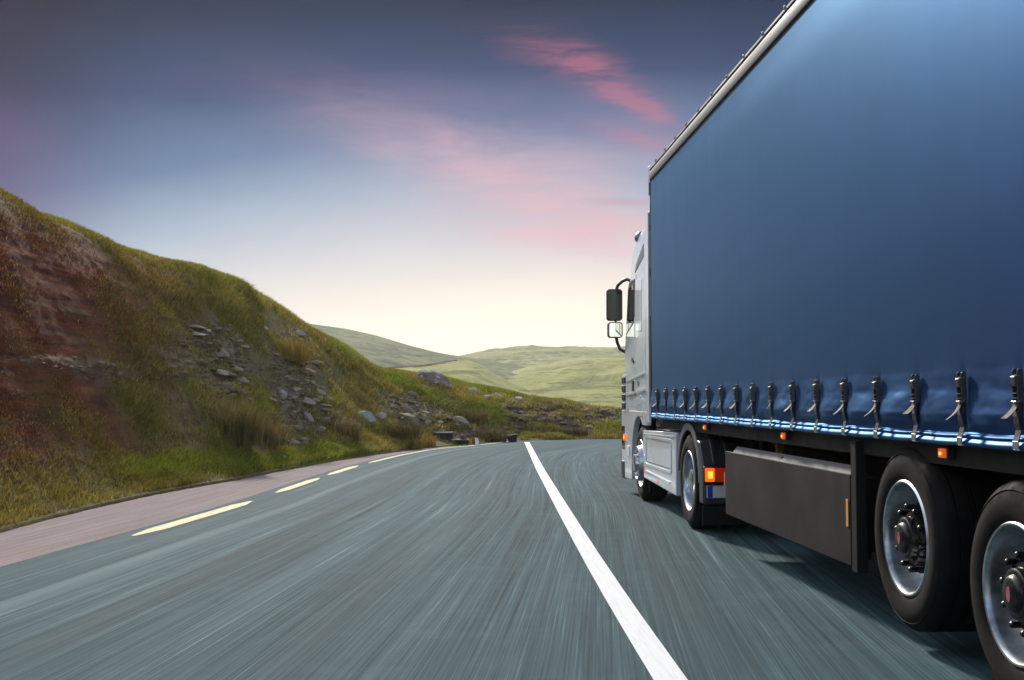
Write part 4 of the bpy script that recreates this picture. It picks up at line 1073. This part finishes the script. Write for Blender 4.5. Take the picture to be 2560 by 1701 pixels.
# side panel with wheel arch
arc_c = (15.68, .54); arc_r = .59
arch = [(arc_c[0]+arc_r*math.cos(a), arc_c[1]+arc_r*math.sin(a)) for a in np.linspace(math.radians(52), math.radians(180-0), 2)]
pts = [(15.08, 1.20), (15.08, 1.02), (15.335, 1.02)]
a_s = math.asin((1.02-arc_c[1])/arc_r)
for a in np.linspace(PI-a_s, 0, 20): pts.append((arc_c[0]+arc_r*math.cos(a), arc_c[1]+arc_r*math.sin(a)))
pts += [(16.27, .24), (16.95, .22), (17.12, .30), (17.20, .55), (17.22, 1.20)]
sp = MB().plate(pts, XT-.018, XT+.06).build('arch_panel', 'white_paint', TU, bevel=.008)
MB().box(XT+.062, XTR-.05, 16.40, 17.24, .26, 1.11).build('bumper', 'white_paint', TU, bevel=.03)
MB().box(XT-.02, XT+.03, 16.9, 17.22, .62, .98).build('headlamp', 'glass_dark', TU, bevel=.01)
ind = MB().box(XT-.034, XT-.018, 16.80, 17.0, .76, .86).build('indicator', 'amber_lit', TU, bevel=.008)
MB().box(XT-.040, XT-.0345, 16.87, 16.94, .79, .83).build('bulb', 'amber_core', ind, bevel=.003)
MB().box(XT-.032, XT-.019, 16.42, 16.62, .55, .70).build('reflector_strip', 'plate_white', sp, bevel=.004)
MB().box(XT-.03, XT+.05, 16.95, 17.2, .205, .46).build('fog_lamp', 'black_plastic', TU, bevel=.01)
hatch = MB().box(XT-.026, XT-.0185, 15.28, 15.78, 1.135, 1.195).build('step_hatch', 'white_paint', sp, bevel=.006)
side_patch('hatch_panel', [(15.20, 1.20), (15.78, 1.20), (15.74, 1.355), (15.24, 1.37)], 'white_paint', CAB, .020, .02)
# inner arch
mb = MB(); prof2 = [(arc_c[0]+(arc_r-.01)*math.cos(a), arc_c[1]+(arc_r-.01)*math.sin(a)) for a in np.linspace(0, PI, 20)]+[(arc_c[0]+(arc_r+.03)*math.cos(a), arc_c[1]+(arc_r+.03)*math.sin(a)) for a in np.linspace(PI, 0, 20)]
mb.plate(prof2, XT+.065, XT+.60); mb.build('inner_arch', 'black_plastic', TU)
MB().box(XT+.45, XTR-.45, 14.95, 17.0, .55, 1.10).build('engine_block', 'chassis_black', TU, bevel=.02)
# roof deflector sides, beacon
mb = MB(); mb.plate([(14.86, 1.06), (15.055, 1.06), (15.055, 3.62), (15.0, 3.78), (14.86, 3.80)], XT-.008, XT+.025)
DF = mb.build('side_deflector', 'white_paint', TU, bevel=.008)
MB().plate([(14.74, 1.3), (14.858, 1.3), (14.858, 3.80), (14.80, 3.78)], XT+.0, XT+.022).build('deflector_lip', 'black_plastic', DF, bevel=.004)
mb = MB(); mb.plate([(14.86, 1.06), (15.055, 1.06), (15.055, 3.62), (15.0, 3.78), (14.86, 3.80)], XTR-.025, XTR+.008); mb.build('side_deflector', 'white_paint', TU, bevel=.008)
bx, by, bz = 2.595, 16.02, 3.635
mb = MB(); mb.lathe([(.0005, -.0)], 0, 0, 0) if False else None
vs = []; fs = []; nu_, nv_ = 14, 9
for i in range(nv_):
    ph_ = -PI/2+PI*i/(nv_-1)
    for k in range(nu_):
        th_ = 2*PI*k/nu_; vs.append((bx+.075*math.cos(ph_)*math.cos(th_), by+.10*math.cos(ph_)*math.sin(th_), bz+.075*math.sin(ph_)+.3*.075*math.cos(ph_)*math.cos(th_)))
for i in range(nv_-1):
    for k in range(nu_): fs.append((i*nu_+k, i*nu_+(k+1) % nu_, (i+1)*nu_+(k+1) % nu_, (i+1)*nu_+k))
BE = MB().add(vs, fs).build('roof_lamp', 'grey_trim', CAB, smooth='all')
MB().tube([(bx+.03, by-.02, bz-.16), (bx+.01, by-.01, bz-.05)], .03, 10).build('lamp_foot', 'black_plastic', BE, smooth=True)
# mirrors
def rrect(cx, cz, w, h, r, n=6):
    out = []
    for (sx, sz, a0) in ((1, 1, 0), (-1, 1, PI/2), (-1, -1, PI), (1, -1, 3*PI/2)):
        for k in range(n):
            a = a0+PI/2*k/(n-1); out.append((cx+sx*(w/2-r)+r*math.cos(a), cz+sz*(h/2-r)+r*math.sin(a)))
    return out
def mirror(cx, cz, w, h, ym_, glass, parent, gm):
    hs = MB().prism(rrect(cx, cz, w, h, .045), ym_, ym_+.10).build('mirror_housing', 'black_plastic', parent, bevel=.012)
    MB().prism(rrect(cx, cz, w-.030, h-.030, .036), ym_-.004, ym_-.0005).build('mirror_glass', gm, hs)
    return hs
for s in (-1, 1):
    fx = (lambda x: x) if s < 0 else (lambda x: 2*XC-x)
    ma = MB().tube([(fx(2.60), 16.86, 3.10), (fx(2.55), 16.92, 3.13), (fx(2.49), 17.0, 3.11), (fx(2.43), 17.06, 3.05), (fx(2.40), 17.06, 2.96), (fx(2.40), 17.09, 2.60), (fx(2.40), 17.06, 2.30), (fx(2.42), 17.06, 2.20), (fx(2.46), 17.04, 2.10), (fx(2.53), 17.0, 2.06)], .024, 10).build('mirror_arm', 'black_plastic', TU, smooth=True)
    mirror(fx(2.370), 2.755, .232, .47, 16.96, True, ma, 'glass_dark')
    mirror(fx(2.378), 2.385, .222, .235, 16.96, True, ma, 'mirror_glass')
# side skirt
sk = MB().plate([(13.05, .27), (15.26, .33), (15.26, .66), (15.32, .70), (15.32, .935), (15.28, .955), (13.08, .985), (13.05, .965)], XT-.012, XT+.05).build('side_skirt', 'white_paint', TU, bevel=.014, seg=3)
def frame(y0, y1, z0, z1, wdt, x0, x1, r=.05):
    mb = MB(); o = rrect((y0+y1)/2, (z0+z1)/2, y1-y0, z1-z0, r); i_ = rrect((y0+y1)/2, (z0+z1)/2, y1-y0-2*wdt, z1-z0-2*wdt, max(.01, r-wdt*.5))
    n = len(o); vs = [(x0, y, z) for y, z in o]+[(x0, y, z) for y, z in i_]+[(x1, y, z) for y, z in o]+[(x1, y, z) for y, z in i_]
    fs = []
    for k in range(n):
        k2 = (k+1) % n
        fs += [(k, k2, n+k2, n+k), (2*n+k2, 2*n+k, 3*n+k, 3*n+k2), (k2, k, 2*n+k, 2*n+k2), (n+k, n+k2, 3*n+k2, 3*n+k)]
    return mb.add(vs, fs)
frame(13.30, 15.08, .50, .90, .035, XT-.022, XT-.0125).build('raised_border', 'white_paint', sk, bevel=.004)
MB().box(XT-.0165, XT-.0125, 13.36, 15.02, .556, .566).build('panel_seam', 'black_plastic', sk)
MB().plate([(13.36, .385), (15.10, .425), (15.10, .445), (13.36, .407)], XT-.030, XT-.0125).build('skirt_ridge', 'white_paint', sk, bevel=.004)
MB().plate([(13.12, .925), (15.24, .90), (15.24, .915), (13.12, .945)], XT-.024, XT-.0125).build('skirt_edge', 'white_paint', sk, bevel=.004)
MB().box(XT-.017, XT-.0125, 14.18, 14.26, .335, .375).build('reflector', 'marker_red', sk, bevel=.002)
MB().box(XT-.017, XT-.0125, 15.20, 15.25, .40, .50).build('reflector', 'marker_red', sk, bevel=.002)
MB().box(XT+.052, XT+.62, 13.15, 15.05, .36, .93).build('fuel_tank', 'aluminium', TU, bevel=.05)
MB().box(XT+.10, XTR-.1, 12.9, 14.95, .965, .985).build('catwalk', 'grey_trim', TU, bevel=.004)
for y in (13.5, 14.1): MB().tube([(XT+.5, y, 1.0), (XT+.5, y+.5, 1.06), (XT+.7, y+.8, 1.05)], .02, 8).build('air_hose', 'black_plastic', TU, smooth=True)
MB().plate([(13.06, 1.0), (14.95, 1.0), (14.95, 2.9), (14.90, 2.9), (14.86, 1.05), (13.06, 1.03)], XC-.6, XC+.6).build('rear_wall_rack', 'chassis_black', TU, bevel=.005)
mb = MB()
for x in (3.32, 4.10): mb.box(x, x+.09, 11.2, 16.6, .72, .95)
mb.build('chassis_rail', 'chassis_black', TU, bevel=.005)
MB().box(3.2, 4.3, 11.9, 12.7, .955, 1.01).build('fifth_wheel', 'chassis_black', TU, bevel=.02)
for s in (-1, 1):
    fx = (lambda x: x) if s < 0 else (lambda x: 2*XC-x)
    sg = 1 if s < 0 else -1
    yd = 12.20; zd = .5
    w = empty('drive_wheel', (fx(2.48), yd, zd), TU)
    MB().lathe(tyre_prof(.30), fx(2.48), yd, zd, sg, 80).build('tyre', 'rubber', w, smooth=True)
    MB().lathe(tyre_prof(.30), fx(2.80), yd, zd, sg, 48).build('inner_tyre', 'rubber', w, smooth=True)
    MB().lathe([(.300, .03), (.303, .006), (.313, -.002), (.318, .006), (.310, .000), (.298, .006), (.290, .02), (.284, .06), (.274, .13), (.262, .15), (.240, .155), (.19, .14), (.15, .10), (.125, .08), (.12, .03), (.10, .02), (.0005, .02)], fx(2.48), yd, zd, sg, 80).build('rim', 'rim_silver', w, smooth=True)
    stud_ring(w, 'steel_dark', fx(2.48), yd, zd, sg, .17, 10, .13, .07, .014, .018)
    yf = 15.64
    w = empty('front_wheel', (fx(2.53), yf, zd-.02), TU)
    MB().lathe(tyre_prof(.315), fx(2.53), yf, zd, sg, 80).build('tyre', 'rubber', w, smooth=True)
    MB().lathe([(.300, .03), (.303, .0), (.313, -.006), (.318, .0), (.305, -.004), (.296, .01), (.288, .04), (.272, .06), (.25, .02), (.235, -.03), (.225, -.055), (.205, -.06), (.195, -.04), (.15, -.03), (.125, -.05), (.12, -.09), (.10, -.10), (.0005, -.10)], fx(2.53), yf, zd, sg, 80).build('rim', 'rim_silver', w, smooth=True)
    stud_ring(w, 'rim_silver', fx(2.53), yf, zd, sg, .17, 10, -.03, -.075, .013, .017)
    # fender
    def arcplate(r0, r1, a0, a1, n_=28): return [(yd+r1*math.cos(a), zd+r1*math.sin(a)) for a in np.linspace(a0, a1, n_)]+[(yd+r0*math.cos(a), zd+r0*math.sin(a)) for a in np.linspace(a1, a0, n_)]
    xa = 2.47
    lim = math.radians(8)
    mb = MB(); mb.plate(arcplate(.575, .60, lim, PI-.02), min(fx(xa+.03), fx(xa+.64)), max(fx(xa+.03), fx(xa+.64)))
    fd = mb.build('fender', 'fender_plastic', TU, smooth=True, bevel=.006)
    MB().plate(arcplate(.535, .615, lim, PI-.02), min(fx(xa), fx(xa+.028)), max(fx(xa), fx(xa+.028))).build('fender_lip', 'grey_trim', fd, bevel=.012)
    mb = MB()
    for k in range(4):
        xk = xa+.13+.13*k; mb.plate(arcplate(.597, .625, lim, PI-.02), min(fx(xk), fx(xk+.05)), max(fx(xk), fx(xk+.05)))
    mb.build('fender_rib', 'fender_plastic', fd, bevel=.012)
    # rear carrier with lamps, plate, flap
    x0, x1 = sorted((fx(xa), fx(xa+.62)))
    car = MB().plate([(11.44, .32), (11.62, .32), (11.66, .80), (11.74, .95), (11.62, .93), (11.52, .80), (11.46, .72)], x0, x1).build('lamp_carrier', 'fender_plastic', TU, bevel=.02)
    mb = MB()
    for k in range(4):
        xk = xa+.10+.14*k; a, b_2 = sorted((fx(xk), fx(xk+.045))); mb.plate([(11.43, .72), (11.47, .735), (11.53, .815), (11.63, .945), (11.60, .955), (11.50, .83)], a, b_2)
    mb.build('carrier_rib', 'fender_plastic', car, bevel=.008)
    def bxx(a, b_2, *r): 
        q0, q1 = sorted((fx(a), fx(b_2))); return MB().box(q0, q1, *r)
    tl = bxx(xa+.0, xa+.40, 11.395, 11.438, .528, .695).build('tail_light', 'black_plastic', TU, bevel=.012)
    bxx(xa+.008, xa+.105, 11.372, 11.394, .545, .682).build('amber_lens', 'amber_lit', tl, bevel=.012)
    bxx(xa+.035, xa+.085, 11.368, 11.3715, .58, .65).build('bulb', 'amber_core', tl, bevel=.002)
    bxx(xa+.109, xa+.24, 11.372, 11.394, .545, .682).build('red_lens', 'red_lens', tl, bevel=.008)
    bxx(xa+.244, xa+.39, 11.372, 11.394, .545, .682).build('red_lens', 'red_lens', tl, bevel=.008)
    if s < 0:
        plt = bxx(xa+.035, xa+.555, 11.415, 11.4385, .385, .505).build('number_plate', 'plate_white', TU, bevel=.004)
        bxx(xa+.037, xa+.09, 11.4125, 11.4148, .387, .503).build('blue_band', 'plate_blue', plt)
    mf = bxx(xa+.0, xa+.64, 11.47, 11.485, .11, .30).build('mudflap', 'rubber', TU, bevel=.004)
    mb = MB()
    for k in range(3): 
        q0, q1 = sorted((fx(xa+.16+.17*k), fx(xa+.17+.17*k))); mb.box(q0, q1, 11.466, 11.4695, .12, .29)
    mb.build('flap_rib', 'rubber', mf)
    q0, q1 = sorted((fx(XT+.02), fx(XT+.5)))
    MB().box(q0, q1, 15.02, 15.04, .16, .40).build('mudflap', 'rubber', TU, bevel=.004)
MB().tube([(2.75, 12.2, .5), (4.75, 12.2, .5)], .09, 16).build('axle', 'chassis_black', TU, smooth=True)
MB().tube([(2.75, 15.64, .5), (4.75, 15.64, .5)], .06, 16).build('axle', 'chassis_black', TU, smooth=True)

# ------------------------------------------------------------------ world
W = bpy.data.worlds.new('World'); SC.world = W; W.use_nodes = True
t = NT(W.node_tree); bg = t.n['Background']
SUN = Vector((-.185, .85, .475)).normalized()
gen = coords(t, 'Generated')
sp_ = t.new('ShaderNodeSeparateXYZ'); t.put(sp_.inputs[0], gen)
dx_, dy_, dz_ = sp_.outputs
elev = t.math('MULTIPLY', t.math('ARCSINE', dz_), 180/PI)
azim = t.math('MULTIPLY', t.math('ARCTAN2', dx_, dy_), 180/PI)
ep = t.math('MAXIMUM', elev, 0.0)
azr = t.math('MULTIPLY', t.math('SUBTRACT', azim, 4.0), .36)
rr_ = t.math('SQRT', t.math('ADD', t.math('MULTIPLY', azr, azr), t.math('MULTIPLY', ep, ep)))
wob = t.noise(t.scale(gen, (1.2, 1.2, 4)), 3.0, 4, .5)
rr2 = t.math('ADD', rr_, t.math('MULTIPLY', t.math('SUBTRACT', wob, .5), 2.2))
stops = [(0, (255, 251, 232)), (3, (255, 249, 230)), (4.6, (250, 240, 226)), (6.3, (234, 226, 220)), (8.2, (208, 208, 215)), (10.5, (166, 182, 202)), (13, (106, 131, 166)), (16, (50, 74, 114)), (20, (18, 33, 64)), (25, (8, 15, 34))]
base = t.ramp(t.math('DIVIDE', rr2, 25.0), [(p/25, lin(c)) for p, c in stops])
# violet on the left
pl_ = t.mapr(azim, -13.5, -23.5, 0, .68, True)
base = t.mix(pl_, base, t.mix(t.mapr(elev, 8.5, 16, 0, 1, True), lin((98, 58, 108)), lin((36, 16, 44))))
vio = t.noise(t.scale(gen, (2, 2, 5)), 2.4, 3, .5)
vb = t.math('MULTIPLY', t.mapr(vio, .42, .66), t.mapr(t.math('ABSOLUTE', t.math('SUBTRACT', elev, 13.0)), 0, 5, .24, 0, True))
base = t.mix(vb, base, lin((128, 96, 150)))
# pink cloud
def gauss(ca, ce, ra, re, rot):
    c, s = math.cos(math.radians(rot)), math.sin(math.radians(rot))
    a = t.math('SUBTRACT', azim, ca); e = t.math('SUBTRACT', elev, ce)
    u = t.math('DIVIDE', t.math('ADD', t.math('MULTIPLY', a, c), t.math('MULTIPLY', e, s)), ra)
    w = t.math('DIVIDE', t.math('SUBTRACT', t.math('MULTIPLY', e, c), t.math('MULTIPLY', a, s)), re)
    return t.math('EXPONENT', t.math('MULTIPLY', t.math('ADD', t.math('MULTIPLY', u, u), t.math('MULTIPLY', w, w)), -1.0))
cmb = t.new('ShaderNodeCombineXYZ'); t.put(cmb.inputs[0], azim); t.put(cmb.inputs[1], elev)
rm = t.scale(cmb.outputs[0], (.085, .40, 1), (0, 0, math.radians(14)))
cn1 = t.noise(rm, 1.3, 7, .62, .35); 
rm2 = t.scale(cmb.outputs[0], (.16, .9, 1), (0, 0, math.radians(24)))
cn2 = t.noise(rm2, .9, 4, .55, .3)
cn3 = t.noise(t.scale(cmb.outputs[0], (.22, 1.5, 1), (0, 0, math.radians(34))), 1.0, 5, .6, .5)
w1 = t.math('MULTIPLY', gauss(7.7, 15.4, 2.9, .85, -33), t.mapr(cn3, .34, .68, .05, .80))
w1b = t.math('MULTIPLY', gauss(9.5, 14.2, 1.5, .36, -24), .42)
w1c = t.math('MULTIPLY', gauss(5.0, 16.6, 3.2, .8, -16), t.mapr(cn3, .35, .7, 0, .30))
w2 = t.math('MULTIPLY', gauss(5.2, 10.2, 7.5, 2.6, -12), t.mapr(cn1, .32, .70, .16, .66))
w3 = t.math('MULTIPLY', gauss(7.0, 8.2, 6.0, 1.0, -6), t.mapr(cn1, .30, .66, .20, .62))
w4 = t.math('MULTIPLY', t.math('ADD', gauss(9.2, 12.7, 2.4, .45, -18), gauss(8.6, 9.7, 2.2, .16, -2)), .28)
w5 = t.math('MULTIPLY', gauss(-1.0, 12.2, 7.0, 1.9, -18), t.mapr(cn1, .36, .7, .08, .34))
w1 = t.math('ADD', w1, w1c)
strong = t.math('MINIMUM', t.math('ADD', t.math('ADD', w1, w1b), w4), .44)
soft = t.math('MINIMUM', t.math('ADD', t.math('ADD', w2, w3), w5), .8)
sky = t.mix(soft, base, lin((230, 184, 192)))
sky = t.mix(strong, sky, lin((218, 122, 140)))
# the sky overhead and behind the viewer
ns = t.new('ShaderNodeTexSky', sky_type='NISHITA'); ns.sun_disc = False
ns.sun_elevation = math.asin(SUN.z); ns.sun_rotation = math.atan2(SUN.x, SUN.y)
nsc = t.mix(1.0, ns.outputs[0], (0.315, 0.285, 0.25), 'MULTIPLY')
up_ = t.mapr(elev, 20.5, 34.0, 0, 1, True)
bk_ = t.mapr(t.math('ABSOLUTE', t.math('SUBTRACT', azim, 4.0)), 31.0, 62.0, 0, 1, True)
sky = t.mix(1.0, sky, t.mix(t.mapr(elev, 3, 9), (1.16, 1.13, 1.07), (1.0, 1.0, 1.0)), 'MULTIPLY')
# unseen fill light added to the sky high left, shaped like broken cloud
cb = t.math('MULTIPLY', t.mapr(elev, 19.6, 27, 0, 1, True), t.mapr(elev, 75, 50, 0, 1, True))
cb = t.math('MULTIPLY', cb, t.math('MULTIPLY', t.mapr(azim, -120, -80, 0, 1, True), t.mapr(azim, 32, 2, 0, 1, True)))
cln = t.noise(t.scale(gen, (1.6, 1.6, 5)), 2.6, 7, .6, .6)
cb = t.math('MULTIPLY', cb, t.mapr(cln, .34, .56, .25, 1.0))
nsc = t.mix(cb, nsc, SKY_FILL)
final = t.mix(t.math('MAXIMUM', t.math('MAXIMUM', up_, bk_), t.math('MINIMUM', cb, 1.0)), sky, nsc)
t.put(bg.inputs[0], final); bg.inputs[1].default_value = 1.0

sun = bpy.data.lights.new('sun', 'SUN'); sun.energy = 4.2; sun.angle = math.radians(5.0); sun.color = (1.0, .93, .82)
so = bpy.data.objects.new('sun', sun); COL.objects.link(so); so.location = (-20, -30, 50)
so.rotation_euler = SUN.to_track_quat('Z', 'Y').to_euler()

# ------------------------------------------------------------------ haze
hm = bpy.data.materials.new('haze'); hm.use_nodes = True; ht = NT(hm.node_tree)
ht.n.remove(ht.n['Principled BSDF'])
pv_ = ht.new('ShaderNodeVolumePrincipled'); pv_.inputs['Color'].default_value = (.93, .95, .97, 1); pv_.inputs['Density'].default_value = HAZE; pv_.inputs['Anisotropy'].default_value = .45
ht.l.new(pv_.outputs[0], ht.n['Material Output'].inputs['Volume']); MATS['haze'] = hm
hz = MB().box(-720, 720, -60, 720, -9, HAZE_TOP+4).build('haze', 'haze'); tag(hz, 'thin evening haze lying over the valley and hills', 'haze', kind='stuff')

# ------------------------------------------------------------------ render settings
SC.view_settings.view_transform = 'Standard'; SC.view_settings.look = 'None'
SC.view_settings.exposure = 0.0; SC.view_settings.gamma = 1.0
SC.cycles.use_denoising = True
SC.cycles.max_bounces = 6; SC.cycles.diffuse_bounces = 3; SC.cycles.glossy_bounces = 3; SC.cycles.transmission_bounces = 2
SC.cycles.caustics_reflective = False; SC.cycles.caustics_refractive = False
